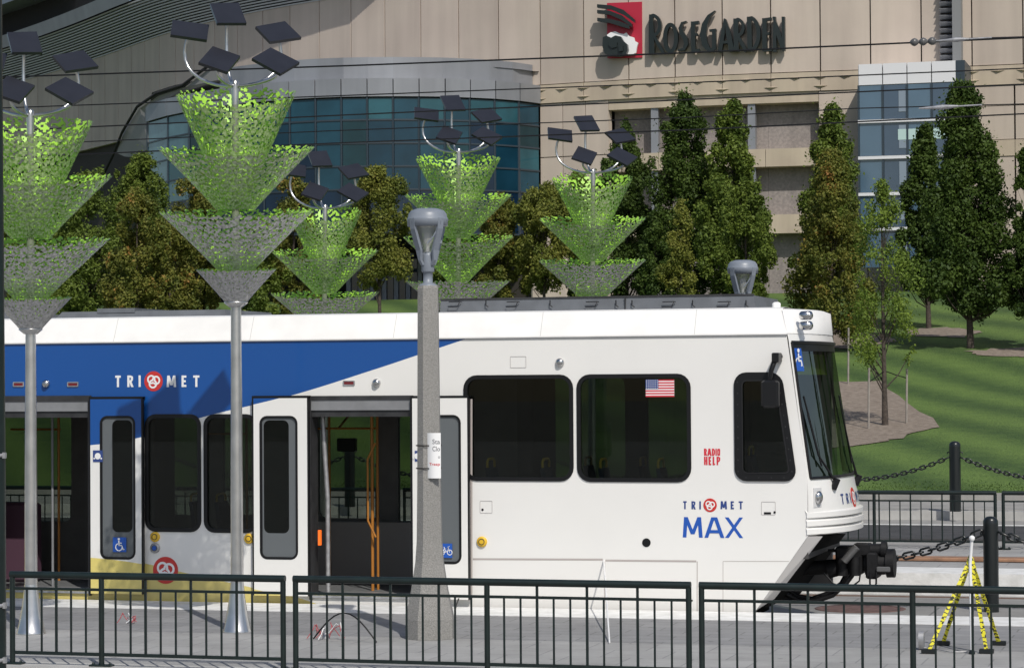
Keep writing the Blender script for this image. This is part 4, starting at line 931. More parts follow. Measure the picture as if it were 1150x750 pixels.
def button(px_, py_, col):
    u, z = S(px_, py_); b = MB(); b.rings([[(u+r_*math.cos(a), V0-o, z+r_*math.sin(a)) for a in [2*math.pi*k/20 for k in range(20)]] for r_, o in ((0.062, -0.004), (0.062, 0.02), (0.05, 0.03), (0.01, 0.031))]); f = b.build('door_button', M['yellow'] if col == 'y' else M['galv'], tram)
    b = MB(); b.plate([[(u+0.038*math.cos(a), z+0.038*math.sin(a)) for a in [2*math.pi*k/20 for k in range(20)]], [(u+0.03*math.cos(a), z+0.03*math.sin(a)) for a in [2*math.pi*k/20 for k in range(20)]]], V0-0.034, 0.006); b.build('button_ring', M['dark'], f)
    if col == 'b': b = MB(); b.disc((u, V0-0.036, z), 0.028, 0.006, 14); b.build('button_cap', M['blue'], f)
button(541.5, 608, 'y'); button(280, 604.5, 'y'); button(174.5, 602.5, 'y'); button(174.5, 615, 'b')
# writing
def txt(name, body, px0, py0, px1, py1, m_, bold=0.02, space=1.0, y=None, parent=tram, shear=0):
    u0, u1, z0, z1 = rect(px0, py0, px1, py1); b = MB(); text_bm(b, body, u0, u1, z0, z1, (V0 if y is None else y)-0.003, bold=bold, space=space, shear=shear); return b.build(name, m_, parent)
def gtxt(s_, px0, py0, px1, py1, m_, w, gap):
    u0, u1, z0, z1 = rect(px0, py0, px1, py1); b = MB(); glyphs(b, s_, u0, u1, z0, z1, V0-0.002, w, gap); return b.build('lettering', m_, tram)
gtxt('MAX', 766, 580.5, 834, 603.5, M['blue'], 0.165, 0.08)
gtxt('TRI', 766.5, 562.5, 787, 571.5, M['navy'], 0.2, 0.65); gtxt('MET', 809, 562.5, 835, 571.5, M['navy'], 0.2, 0.5)
gtxt('RADIO', 790.5, 503.5, 809, 511.5, M['lred'], 0.19, 0.12); gtxt('HELP', 790.5, 512.5, 809, 522, M['lred'], 0.19, 0.12)
gtxt('TRI', 128.5, 421.5, 158, 434.5, M['print_white'], 0.2, 0.6); gtxt('MET', 187, 421.5, 225, 434.5, M['print_white'], 0.2, 0.5)
def logo(px_, py_, r, inv=False, y=V0-0.004):
    b1, b2 = MB(), MB(); rose_logo(b1, b2, S(px_, py_), r, y); f = b1.build('rose_logo', M['red'], tram); b2.build('swirl', M['print_white'], f)
logo(172.5, 428, 0.122); logo(797.5, 567, 0.078); logo(186, 640, 0.165)
# flag in window D
u0, u1, z0, z1 = rect(725, 426, 757, 445.5); b = MB(); b.box((u0, V0+0.008, z0), (u1, V0+0.012, z1)); fl = b.build('flag_sticker', M['print_white'], tram)
b = MB(); hh = (z1-z0)/13
for k in range(0, 13, 2): b.box((u0, V0+0.006, z0+k*hh), (u1, V0+0.0078, z0+(k+1)*hh))
b.build('stripe', M['lred'], fl)
b = MB(); b.box((u0, V0+0.003, z0+6*hh), (u0+(u1-u0)*0.45, V0+0.0055, z1)); b.build('canton', M['navy'], fl)
b = MB()
for i in range(5):
    for j in range(6): b.disc((u0+(u1-u0)*0.45*(j+0.5)/6, V0+0.002, z0+6*hh+7*hh*(i+0.5)/5), 0.006, 0.0008, 5)
b.build('star', M['print_white'], fl)
# ---------------- doors
def leaf(px0, px1, wx0, wx1, ztop=448, zbot=667, wy0=467, wy1=627, name='door_leaf', film=(0, 0, 0)):
    u0, u1, _, z1 = rect(px0, ztop, px1, zbot); z0 = S((px0+px1)/2, zbot)[1]; y = V0-0.085
    w0, w1, wz0, wz1 = rect(wx0, wy0, wx1, wy1)
    b = MB(); b.plate([[(u0, z0), (u1, z0), (u1, z1), (u0, z1)], rrect(w0, w1, wz0, wz1, 0.09)], y, 0.05); lf = b.build(name, M['livery'], tram)
    b = MB(); b.plate([rrect(w0-.004, w1+.004, wz0-.004, wz1+.004, 0.095), rrect(*inset(w0, w1, wz0, wz1, 0.022), 0.07)], y-0.004, 0.03)
    b.box((u0-0.02, y-0.0, z0), (u0-0.001, y+0.05, z1+0.02)); b.box((u1+0.001, y, z0), (u1+0.02, y+0.05, z1+0.02)); b.box((u0-0.02, y-0.001, z1+0.001), (u1+0.02, y+0.08, z1+0.03)); b.build('door_seal', M['black'], lf)
    b = MB(); b.plate([rrect(*inset(w0, w1, wz0, wz1, 0.02), 0.07)], y+0.015, 0.006)
    b.build('door_glass', M['glass'], lf)
    b = MB(); hx = rect(film[0], wy0+8, film[1], film[2]); b.plate([rrect(*inset(w0, w1, wz0, wz1, 0.025), 0.06), rrect(max(w0+0.045, hx[0]), min(w1-0.04, hx[1]), hx[2], wz1-0.05, 0.07)], y+0.011, 0.003); b.build('pane_film', M['doorglass'], lf)
    b = MB(); b.box((w0+0.03, y+0.036, wz0+0.03), (w1-0.03, y+0.04, wz1-0.03)); b.build('pane_backing', M['dark'], lf)
    return lf, (u0, u1, z0, z1), (w0, w1, wz0, wz1), y
l1, r1_, w1_, yl = leaf(105, 162, 116, 155, 448, 666, film=(129, 160, 597))
l2, r2, w2_, _ = leaf(288, 348, 295, 337, 447, 668, film=(290, 327, 598))
l3, r3, w3_, _ = leaf(466, 527.5, 474, 520, 447, 672, 466, 632, film=(478, 486, 600))
l4 = leaf(-62, -4, -54, -12, film=(-50, -20, 598))[0]
def sticker(leaf_, px0, py0, px1, py1, kind, m_=M['blue'], dy=0.0):
    u0, u1, z0, z1 = rect(px0, py0, px1, py1, V0-0.085); y = yl-0.006+dy
    b = MB(); b.box((u0, y, z0), (u1, y+0.003, z1)); s_ = b.build('sticker', m_, leaf_); b = MB(); cx, cz = (u0+u1)/2, (z0+z1)/2; s = z1-z0
    if kind == 'wc': wheelchair(b, cx, y-0.004, cz, s*0.95)
    elif kind == 'bike':
        for k in (-1, 1): b.plate([[(cx+k*s*.28+s*.2*math.cos(a), cz-s*.12+s*.2*math.sin(a)) for a in [2*math.pi*i/18 for i in range(18)]], [(cx+k*s*.28+s*.15*math.cos(a), cz-s*.12+s*.15*math.sin(a)) for a in [2*math.pi*i/18 for i in range(18)]]], y-0.003, 0.002)
        b.tube([(cx-.28*s, y-0.003, cz-.12*s), (cx-.1*s, y-0.003, cz+.15*s), (cx+.18*s, y-0.003, cz+.17*s), (cx, y-0.003, cz-.12*s), (cx-.28*s, y-0.003, cz-.12*s)], 0.025*s, 5); b.tube([(cx+.28*s, y-0.003, cz-.12*s), (cx+.15*s, y-0.003, cz+.28*s), (cx+.28*s, y-0.003, cz+.3*s)], 0.025*s, 5); b.tube([(cx, y-0.003, cz-.12*s), (cx-.14*s, y-0.003, cz+.27*s)], 0.025*s, 5)
    else:
        b.disc((cx, y-0.003, cz), s*0.28, 0.002, 14); b.disc((cx-s*.33, y-0.003, cz-s*.2), s*0.08, 0.002, 8); b.disc((cx+s*.33, y-0.003, cz-s*.2), s*0.08, 0.002, 8)
    b.build('symbol', M['print_white'], s_)
sticker(l1, 127, 603, 142, 619.5, 'wc'); sticker(l1, 104.6, 505.5, 115.5, 518.5, 'dot', M['navy']); sticker(l3, 494, 610, 508, 626, 'bike'); sticker(l3, 466, 506, 471, 518, 'dot', M['navy'])
for (u0, u1, z0, z1) in doors:
    b = MB(); zA1, zA2, zA3 = S(400, 460.5)[1], S(400, 465)[1], S(400, 449)[1]
    b.box((u0+0.03, V0-0.02, zA1), (u1-0.03, V0+0.05, zA3)); dh = b.build('door_header', M['greymetal'], tram)
    b = MB(); b.box((u0, V0-0.03, zA3), (u1+0.0, V0+0.1, z1+0.03)); b.box((u0, V0, zA2-0.03), (u1, V0+0.2, zA1-0.002)); b.box((u0, V0-0.04, z0-0.05), (u0+0.03, V0+0.2, z1)); b.box((u1-0.03, V0-0.04, z0-0.05), (u1, V0+0.2, z1)); b.build('door_frame', M['dark'], tram)
    b = MB(); b.box((u0+0.04, V0+0.01, S(400, 465.2)[1]-0.01), (u1-0.04, V0+0.02, S(400, 463.6)[1])); b.build('header_trim', mat('brass_trim', (0.35, 0.32, 0.2), 0.4, metal=.5) if 'brass_trim' not in bpy.data.materials else bpy.data.materials['brass_trim'], dh)
    b = MB(); b.box((u0+0.03, V0-0.03, 0.075), (u1-0.03, V0+0.6, 0.10)); b.build('door_threshold', M['galv'], tram)
    b = MB(); b.box((u0+0.04, V0+0.02, 0.101), (u1-0.04, V0+0.055, 0.106)); b.build('nosing', mat('nosing_yellow', (0.62, 0.60, 0.08), 0.6) if 'nosing_yellow' not in bpy.data.materials else bpy.data.materials['nosing_yellow'], tram)
# grab poles and rails
def pole(pts, r=0.017, m_='orange', name='grab_pole'):
    b = MB(); b.tube(pts, r, 8); b.build(name, M[m_], tram)
zf, zr = 0.09, GUT-0.4
def vp(px_, v, m_='orange', z0=zf, r=0.017): u = S(px_, 540, v)[0]; pole([(u, v, z0), (u, v, zr)], r, m_)
vp(418, V0+0.9, r=0.02); vp(424, V0+1.05); vp(370, V0+2.2); vp(283-6, V0+1.2); vp(66, V0+1.6); vp(59, V0+0.7, 'greymetal')
u0 = S(413, 540, V0+0.8)[0]; pole([(u0+.10, V0+0.8, 1.9), (u0, V0+0.8, 1.7), (u0, V0+0.8, 0.95), (u0+0.1, V0+0.8, 0.75)], 0.014)
a, c = S(355, 481, V0+2.2), S(425, 481, V0+2.2); pole([(a[0], V0+2.2, a[1]), (c[0], V0+2.2, c[1])], 0.014); a, c = S(356, 468, V0+1.5), S(392, 466, V0+2.3); pole([(c[0]-.0, V0+2.3, c[1]), (a[0]+.25, V0+1.6, a[1]-.15)], 0.014)
a, c = S(232, 487, V0+1.2), S(277, 487, V0+1.2); pole([(a[0], V0+1.2, a[1]), (c[0], V0+1.2, a[1])], 0.014)
a, c = S(12, 482, V0+2.2), S(68, 482, V0+2.2); pole([(a[0], V0+2.2, a[1]), (c[0], V0+2.2, c[1])], 0.014)
a = S(362, 465, V0+0.25); c = S(368, 560, V0+0.25); pole([(a[0], V0+.25, a[1]), (c[0], V0+.25, c[1]), (c[0], V0+.25, 0.1)], 0.03, 'galv', 'stanchion')
# orange door signal lamp
b = MB(); u, z0_ = S(358.5, 612); z1_ = S(358.5, 595)[1]; b.box((u-0.012, V0-0.01, z0_), (u+0.02, V0+0.03, z1_)); lam = mat('signal_orange', (0.8, 0.12, 0.01), 0.4); lam.node_tree.nodes['Principled BSDF'].inputs['Emission Color'].default_value = (1, 0.18, 0.02, 1); lam.node_tree.nodes['Principled BSDF'].inputs['Emission Strength'].default_value = 0.7; b.build('door_signal', lam, tram)
# black box display by the door
b = MB(); a = S(378, 492, V0+2.3); b.bbox((a[0], V0+2.3, a[1]-.17), (a[0]+.25, V0+2.4, a[1]), 0.01); b.build('ticket_validator', M['black'], tram)
# seats
def seat(u, v, z, dirn=1, tall=0.75):
    b = MB(); b.bbox((u-0.22*dirn, v-0.22, z+0.36), (u+0.22*dirn, v+0.22, z+0.45), 0.02)
    q = -0.22*dirn; b.hexa([(u+q, v-0.21, z+0.42), (u+q+0.07*dirn, v-0.21, z+0.42), (u+q+0.07*dirn, v+0.21, z+0.42), (u+q, v+0.21, z+0.42), (u+q-0.10*dirn, v-0.17, z+0.42+tall), (u+q-0.05*dirn, v-0.17, z+0.42+tall), (u+q-0.05*dirn, v+0.17, z+0.42+tall), (u+q-0.10*dirn, v+0.17, z+0.42+tall)]); b.box((u-0.15, v-0.1, z), (u+0.15, v+0.1, z+0.36))
    s_ = b.build('seat', M['seat'], tram); b = MB(); e = u+q-0.075*dirn; zt2 = z+0.42+tall
    b.tube([(e, v-0.14, zt2-0.05), (e, v-0.15, zt2+0.07), (e, v-0.1, zt2+0.1), (e, v+0.1, zt2+0.1), (e, v+0.15, zt2+0.07), (e, v+0.14, zt2-0.05)], 0.016, 6); b.build('grab_handle', M['yellow'], s_)
ZS = 0.62
for px_ in (578, 640, 705, 770):
    u = S(px_, 520, V0+0.45)[0]; seat(u, V0+0.45, ZS, 1, 0.58); seat(u+.1, V0+2.1, ZS, 1, 0.55)
for px_ in (185, 215): seat(S(px_, 560, V0+.45)[0], V0+2.1, 0.09, 1, 0.6)
# lower inner walls seen through the doors
b = MB(); a = S(348, 600, VF-0.4)[0]; c = S(470, 600, VF-0.4)[0]; b.box((a, VF-0.35, 0.09), (c, VF-0.1, S(400, 586, VF-.35)[1])); b.build('heater_cover', mat('heater_grey', (0.30, 0.28, 0.27), 0.6), tram)
b = MB(); u = S(14, 600, V0+1.2)[0]; b.bbox((u-.6, V0+1.2, 0.09), (u+0.28, V0+1.5, 1.12), 0.04); b.build('ticket_machine', mat('plum_panel', (0.09, 0.045, 0.07), 0.5), tram)
# driver's console, cab seat
b = MB(); u = S(905, 560)[0]; b.hexa([(u-0.75, V0+0.12, 0.6), (u+0.0, V0+0.12, 0.6), (u+0.0, VF-0.12, 0.6), (u-0.75, VF-0.12, 0.6), (u-0.5, V0+0.12, zB-0.1), (u+0.0, V0+0.12, zB-0.03), (u+0.0, VF-0.12, zB-0.03), (u-0.5, VF-0.12, zB-0.1)]); b.build('driver_console', M['interior'], tram)
seat(S(845, 520)[0], V0+1.5, 0.62, 1, 0.7)
# mirror
y = V0-0.2; b = MB(); u0, u1, z0, z1 = rect(855, 427, 875, 458, y); b.bbox((u0, y-0.05, z0), (u1, y+0.05, z1), 0.025); mr = b.build('mirror', M['black'], tram)
b = MB(); p = [Vector((S(x, yy, y)[0], y, S(x, yy, y)[1])) for x, yy in ((864, 430), (866, 416), (871, 402))]; b.tube(p+[Vector((p[-1].x+0.02, V0+0.0, p[-1].z+0.02))], [0.018, 0.03, 0.03, 0.03], 8); b.bbox((p[-1].x-0.04, V0-0.24, p[-1].z-0.05), (p[-1].x+0.04, V0, p[-1].z+0.06), 0.01); b.build('mirror_arm', M['black'], mr)
# second body section joint far left is out of frame
print('tram ok', GUT, zc1)
# ================================================================== SOLAR TREE SCULPTURES
m_lime = mat('lime_enamel', (0.36, 0.66, 0.065), 0.45, var=0.06)
def lime_translucent():
    t = m_lime.node_tree; b = t.nodes['Principled BSDF']; tl = t.nodes.new('ShaderNodeBsdfTranslucent'); tl.inputs[0].default_value = (0.40, 0.75, 0.06, 1)
    mx = t.nodes.new('ShaderNodeMixShader'); mx.inputs[0].default_value = 0.28
    t.links.new(b.outputs[0], mx.inputs[1]); t.links.new(tl.outputs[0], mx.inputs[2]); t.links.new(mx.outputs[0], t.nodes['Material Output'].inputs[0])
m_outs = [mat('cone_outer_green', (0.19, 0.33, 0.07), 0.4, col2=(0.50, 0.62, 0.32), scale=34, metal=0.15), mat('cone_outer_mixed', (0.20, 0.29, 0.11), 0.4, col2=(0.58, 0.62, 0.50), scale=34, metal=0.25), mat('cone_outer_grey', (0.32, 0.325, 0.31), 0.45, col2=(0.72, 0.72, 0.70), scale=36, metal=0.35), mat('cone_outer_steel', (0.34, 0.34, 0.34), 0.45, col2=(0.60, 0.60, 0.60), scale=38, metal=0.4)]  # pale noise speckle paints in the highlights along the hole edges
m_pv = mat('solar_cell', (0.021, 0.022, 0.029), 0.3, var=0.1)
EX = 1.34
def cone_mesh(rz, rr, bz, br, tilt, hole, seed, cell, mo, loc, parent):
    rs = np.random.RandomState(seed)
    slant = math.hypot(rr-br, rz-bz); nphi = int(2*math.pi*rr/cell); ns = int(slant*EX/cell)
    K = int(nphi*cell/0.056); KS = max(3, int(slant*EX/0.062))
    jx = (np.arange(K)[:, None]+0.15+0.7*rs.rand(K, KS))/K; jy = (np.arange(KS)[None, :]+0.15+0.7*rs.rand(K, KS))/KS
    jr = 0.75+0.5*rs.rand(K, KS)
    ph = (np.arange(nphi)+0.5)/nphi; sy = (np.arange(ns)+0.5)/ns
    A, Sg = np.meshgrid(ph, sy, indexing='ij')
    ci = np.floor(A*K).astype(int); cj = np.floor(Sg*KS).astype(int)
    best = np.full(A.shape, 9.0)
    circ = 2*math.pi*(br+(rr-br)*Sg)
    for di in (-1, 0, 1):
        for dj in (-1, 0, 1):
            ii = (ci+di) % K; jj = np.clip(cj+dj, 0, KS-1)
            dx = (A-jx[ii, jj]+0.5) % 1.0-0.5; dy = Sg-jy[ii, jj]
            # skewed lozenge holes
            X = dx*np.maximum(circ, 2.2); Y = dy*slant*EX
            sk = np.where((ii+jj) % 2 == 0, 0.8, -0.8)
            d = np.sqrt(((X+sk*Y*0.7)*1.25)**2+(Y*0.85)**2)/jr[ii, jj]
            best = np.minimum(best, d)
    rimfac = np.clip(Sg*EX, 0, 1)
    rad = 0.0255*(hole[0]+(hole[1]-hole[0])*rimfac**1.3)
    isH = best < rad
    # tilted and ragged rim: the slant position of the rim by angle (back is high)
    phi = A*2*math.pi
    back = -math.sin(TH)*np.cos(phi)+math.cos(TH)*np.sin(phi)    # +1 away from the camera
    smax = (1/EX)*(1+tilt*back)
    keep = (~isH) & (Sg < np.minimum(smax, 1.0)+0.012*np.sin(phi*37+seed)+0.012*np.sin(phi*61))
    g = np.arange(nphi); gs = np.arange(ns+1)/ns*EX
    P, Q = np.meshgrid(g/nphi*2*math.pi, gs, indexing='ij')
    rad_ = br+(rr-br)*(Q**1.05); zz = bz+(rz-bz)*Q
    def layer(off): return np.stack([(rad_+off)*np.cos(P), (rad_+off)*np.sin(P), zz-off*0.7], -1).reshape(-1, 3)
    V = np.concatenate([layer(0.004), layer(-0.004)]); NV = nphi*(ns+1)
    I, J = np.nonzero(keep)
    a = I*(ns+1)+J; b_ = ((I+1) % nphi)*(ns+1)+J
    f1 = np.stack([a, b_, b_+1, a+1], -1); f2 = np.stack([a+1, b_+1, b_, a], -1)+NV
    Fc = np.concatenate([f1, f2]); mi = np.concatenate([np.zeros(len(f1), int), np.ones(len(f2), int)])
    used, inv = np.unique(Fc, return_inverse=True); V = V[used]; Fc = inv.reshape(Fc.shape)
    me = bpy.data.meshes.new('cone'); me.vertices.add(len(V)); me.vertices.foreach_set('co', V.astype(np.float32).ravel())
    me.loops.add(len(Fc)*4); me.loops.foreach_set('vertex_index', Fc.astype(np.int32).ravel())
    me.polygons.add(len(Fc)); me.polygons.foreach_set('loop_start', np.arange(0, len(Fc)*4, 4, dtype=np.int32)); me.polygons.foreach_set('material_index', mi.astype(np.int32))
    me.polygons.foreach_set('use_smooth', np.ones(len(Fc), bool))
    me.materials.append(mo); me.materials.append(m_lime); me.update(calc_edges=True); me.validate()
    ob = bpy.data.objects.new('cone', me); COL.objects.link(ob); ob.parent = parent; ob.location = loc
    return ob
# panel head: measured once on the second tree (pixels), kept in local coordinates
PH_PX, PH_TOP = 264.0, 92.0
def panel_head(root, top, scale=1.0):
    base = atz(266, 709, 0); Y0 = base.dot(DEPH) if False else (base-Vector((0, 0, 0))).dot(DEPH)
    hub = aty(PH_PX, PH_TOP, Y0)
    tr = lambda p: top+(p-hub)*scale
    n0 = Vector((0.30*math.cos(TH)+0.58*math.sin(TH)*1.0, 0, 0))
    xs, ys, zs = 0.22, -0.60, 0.74
    nrm = Vector((xs*math.cos(TH)-ys*math.sin(TH), xs*math.sin(TH)+ys*math.cos(TH), zs)).normalized()
    pan = [([(236, 4), (268, 3.2), (277, 26), (244, 26)], 0.15), ([(194, 22.5), (235, 28), (232.5, 45), (191.5, 39)], 0.22), ([(287, 30), (320, 24), (338.5, 42), (303.5, 47)], 0.22), ([(239, 52), (270, 63), (255.5, 81), (223, 70)], -0.22), ([(304, 53.5), (336.5, 70), (315, 83), (283, 65.5)], -0.22)]
    for i, (c4, dY) in enumerate(pan):
        cx, cy = sum(p[0] for p in c4)/4, sum(p[1] for p in c4)/4; c = aty(cx, cy, Y0+dY); q = []
        for p in c4: d = ray(*p); t = (c-CO).dot(nrm)/d.dot(nrm); q.append(CO+d*t)
        q = [tr(p) for p in q]; c = tr(c); T = 0.035*scale
        b = MB(); b.hexa([tuple(p-nrm*T) for p in q[::-1]]+[tuple(p) for p in q[::-1]])
        pn = b.build('solar_panel', m_pv, root)
        b = MB(); ins = [c+(p-c)*0.55-nrm*(T+0.02) for p in q]; b.tube([ins[0], ins[2]], 0.016, 6); b.tube([ins[1], ins[3]], 0.016, 6); b.build('bracket', M['galv'], pn)
        w = c-nrm*(T+0.03); a = top+Vector((0, 0, -0.05)); out = Vector((w.x-a.x, w.y-a.y, 0)); H = w.z-a.z
        pts = []
        for k in range(11):
            s_ = k/10; h_ = math.sin(s_*math.pi/2)**0.9; vz = 1-math.cos(s_*math.pi/2); pts.append(a+out*(h_*(1.0+0.25*math.sin(math.pi*s_)))+Vector((0, 0, H*vz)))
        b = MB(); b.tube(pts, 0.018*scale, 8); b.build('panel_arm', M['steel'], root)
    b = MB(); b.lathe(tuple(top), [(0.037, -0.25), (0.042, -0.05), (0.04, 0.0), (0.02, 0.02)], 12); b.build('hub', M['steel'], root)
m_innerpole = mat('shaded_pole', (0.20, 0.22, 0.17), 0.6, metal=0.2)  # darker colour for the same pole, painting in shade inside the cones
def sculpture(bpx, bpy_, base, top_px, rims, label, seed, cell=0.016):
    Y0 = base.dot(DEPH)
    root = empty('solar_tree_sculpture', base, label, 'sculpture', 'solar tree sculptures')
    top = aty(top_px[0], top_px[1], Y0); ax = (top-base)
    axis = lambda z: base+ax*((z-base.z)/ax.z)
    zl_ = rims[-1][2]-0.02; b = MB(); b.tube([axis(base.z+0.1), axis(base.z+1.5), axis(2.6), axis(zl_)], [0.068, 0.066, 0.06, 0.055], 20); b.build('pole', M['steel'], root)
    b = MB(); b.tube([axis(zl_), axis(top.z-0.1)], [0.045, 0.036], 14); b.build('inner_pole', m_innerpole, root)
    b = MB(); b.lathe(tuple(base), [(0.155, 0.0), (0.155, 0.012), (0.145, 0.03), (0.11, 0.20), (0.085, 0.36), (0.069, 0.52)], 28); b.build('flared_base', M['steel'], root)
    # rims: (z, radius, z_bottom, r_bottom, tilt, hole(lo,hi), outer material)
    for i, (z, r_, zb_, rb_, tl, ho, mo) in enumerate(rims):
        c = axis(zb_); cone_mesh(z-zb_, r_, 0.0, rb_, tl, ho, seed*10+i, cell, m_outs[mo], (c.x-base.x, c.y-base.y, c.z-base.z), root)
    b = MB(); z0 = rims[-1][2]; b.lathe(tuple(axis(z0-0.04)), [(0.07, 0), (0.13, 0.05), (0.12, 0.06)], 16); b.build('collar', M['steel'], root)
    panel_head(root, axis(top.z), 1.0)
    return root
def zy(px_, y, Y): return aty(px_, y, Y).z
def rimset(px_, Y, spec):
    out = []
    for y, hw, yb, rb_, tl, ho, mo in spec:
        y += tl*26
        out.append((zy(px_, y, Y), hw/F*Y, zy(px_, yb, Y), rb_, tl, ho, mo))
    return out
HA, HB, HC, HD = (0.45, 0.95), (0.48, 0.92), (0.38, 0.84), (0.12, 0.50)
b2 = atz(266.5, 709, 0); Y2 = b2.dot(DEPH)
sculpture(0, 0, b2, (264, 92), rimset(262, Y2, [(105, 66, 226, 0.13, 0.15, HA, 0), (163, 86, 236, 0.20, 0.19, HB, 1), (235, 85, 306, 0.17, 0.14, HC, 2), (301, 44, 341, 0.10, 0.08, HD, 3)]), 'solar tree sculpture on the near platform whose steel pole stands beside the left door leaf', 1)
b1 = atz(35, 711, 0); Y1 = b1.dot(DEPH)
sculpture(0, 0, b1, (34, 125), rimset(34, Y1, [(138, 67, 258, 0.13, 0.15, HA, 0), (196, 87, 268, 0.20, 0.19, HB, 1), (267, 85, 336, 0.17, 0.14, HC, 2), (333, 44, 371, 0.10, 0.08, HD, 3)]), 'leftmost solar tree sculpture, partly hidden behind the dark green pole', 2)
YF = 39.2
def far_base(px_): p = aty(px_, 600, YF); return Vector((p.x, p.y, 0))
for px_, tp, spec, lab, sd_ in (
    (363, (365, 231), [(236, 41, 312, 0.11, 0.15, HA, 0), (279, 58, 330, 0.16, 0.19, HB, 1), (327, 59, 374, 0.14, 0.14, HC, 2), (372, 31, 398, 0.08, 0.08, HD, 3)], 'lowest solar tree sculpture, beyond the tram between the two nearest poles', 3),
    (514, (515, 168), [(176, 47, 258, 0.11, 0.15, HA, 0), (216, 59, 268, 0.16, 0.19, HB, 1), (263, 61, 318, 0.14, 0.16, HB, 1), (315, 58, 360, 0.12, 0.05, HC, 2)], 'tall solar tree sculpture beyond the tram, just right of the grey lamp head', 4),
    (664, (666, 191), [(198, 45, 276, 0.11, 0.15, HA, 0), (242, 59, 294, 0.16, 0.19, HB, 1), (290, 59, 339, 0.14, 0.14, HC, 2), (336, 31, 362, 0.08, 0.08, HD, 3)], 'rightmost solar tree sculpture, beyond the tram below the rose emblem', 5)):
    sculpture(0, 0, far_base(px_), tp, rimset(px_, YF, spec), lab, sd_, 0.020)
# ================================================================== LAMP POSTS
def lamp_head(root, p):                    # p = top of concrete post
    x, y, z = p; b = MB(); b.lathe(p, [(0.098, -0.03), (0.098, 0.0), (0.085, 0.015), (0.050, 0.025), (0.048, 0.135), (0.062, 0.14), (0.066, 0.15), (0.066, 0.31), (0.062, 0.33), (0.04, 0.345)], 24); b.build('lamp_neck', M['lamp_grey'], root)
    zt_ = z+0.80
    b = MB(); b.lathe((x, y, zt_), [(0.175, -0.19), (0.208, -0.185), (0.215, -0.115), (0.212, -0.105), (0.205, -0.10), (0.198, -0.06), (0.17, -0.025), (0.11, -0.004), (0.0001, 0.0)], 32); b.build('lamp_cap', M['lamp_grey'], root)
    b = MB(); b.lathe((x, y, z), [(0.04, 0.345), (0.135, 0.61)], 24, False); b.build('lamp_glass', M['lamp_glass'], root)
    b = MB(); b.lathe((x, y, z), [(0.02, 0.345), (0.02, 0.43), (0.045, 0.45), (0.045, 0.53), (0.01, 0.55)], 12); b.build('bulb', M['print_white'], root)
    for k in range(4):
        a = R(58+90*k); c, s_ = math.cos(a), math.sin(a); pr = [(0.214, 0.69), (0.205, 0.58), (0.165, 0.46), (0.13, 0.36), (0.115, 0.26), (0.085, 0.21)]
        vs = []
        for r_, h in pr:
            w = 0.036 if h > 0.3 else 0.018
            for o, rr in ((-w, r_), (w, r_), (w, r_-0.03), (-w, r_-0.03)): vs.append((x+c*rr-s_*o, y+s_*rr+c*o, z+h))
        b = MB(); b.rings([vs[i*4:i*4+4] for i in range(len(pr))], True, False); b.build('lamp_arm', M['lamp_grey'], root)
        q = [(x+c*r_+s_*o, y+s_*r_-c*o, z+h) for r_, h, o in ((0.19, 0.62, 0), (0.15, 0.50, 0.05), (0.10, 0.43, 0.09))]; b = MB(); b.tube(q, 0.009, 6); b.build('lamp_brace', M['lamp_grey'], root)
def lamp_post(base, topz, label):
    root = empty('lamp_post', base, label, 'lamp post', 'concrete lamp posts')
    x, y, z = base; zt_ = topz-0.80
    hh = zt_-z
    def oct_(r_, z_): return [(x+r_*math.cos(R(22.5+45*k+12)), y+r_*math.sin(R(22.5+45*k+12)), z_) for k in range(8)]
    b = MB(); b.rings([oct_(0.262, z), oct_(0.262, z+0.20), oct_(0.245, z+0.30), oct_(0.20, z+0.50), oct_(0.155, z+0.78), oct_(0.138, z+1.0), oct_(0.128, z+1.6), oct_(0.112, zt_-0.03), oct_(0.104, zt_)], True, False); b.build('post', M['concrete_pole'], root)
    lamp_head(root, (x, y, zt_)); return root
lb_ = atz(483, 716, 0); lt = aty(480, 234, lb_.dot(DEPH)); print('lamp', lb_, lt)
lamp = lamp_post(lb_, lt.z, 'tall speckled concrete lamp post with a grey lantern head standing on the near platform')
fl_ = aty(834, 292, 34.2); lamp_post(Vector((fl_.x, fl_.y, -0.3)), fl_.z, 'lamp post beyond the tram with only its lantern head showing over the roof')
# notice strapped to the post
c = aty(487, 510, lb_.dot(DEPH)-0.16); root = empty('paper_notice', (c.x, c.y, atz(487, 537, c.z).z), 'white paper notice strapped to the concrete lamp post', 'notice')
ORG[root.name] = root.location.copy()
def onc(px_, py_): q = aty(px_, py_, c.dot(DEPH)); return q.x, q.z
u0, za = onc(478.0, 537); u1, zb2 = onc(494.5, 486); b = MB(); vs = []
for i in range(9):
    t = i/8; vs.append((u0+(u1-u0)*t, c.y+0.03*(2*t-1)**2, za)); 
for i in range(9):
    t = i/8; vs.append((u0+(u1-u0)*t, c.y+0.03*(2*t-1)**2, zb2))
vs += [(p[0], p[1]+0.003, p[2]) for p in vs]
b.add(vs, [(i, i+1, i+10, i+9) for i in range(8)]+[(18+i+9, 18+i+10, 18+i+1, 18+i) for i in range(8)], True); b.build('paper_sheet', M['print_white'], root)
def ntxt(s_, px0, py0, px1, py1, m_):
    a = onc(px0, py1); e = onc(px1, py0); b = MB(); text_bm(b, s_, a[0], e[0], a[1], e[1], 0, bold=0.01)
    b.v = [(p[0], c.y+0.03*(2*(p[0]-u0)/(u1-u0)-1)**2-0.002, p[2]) for p in b.v]; b.build('notice_text', m_, root)
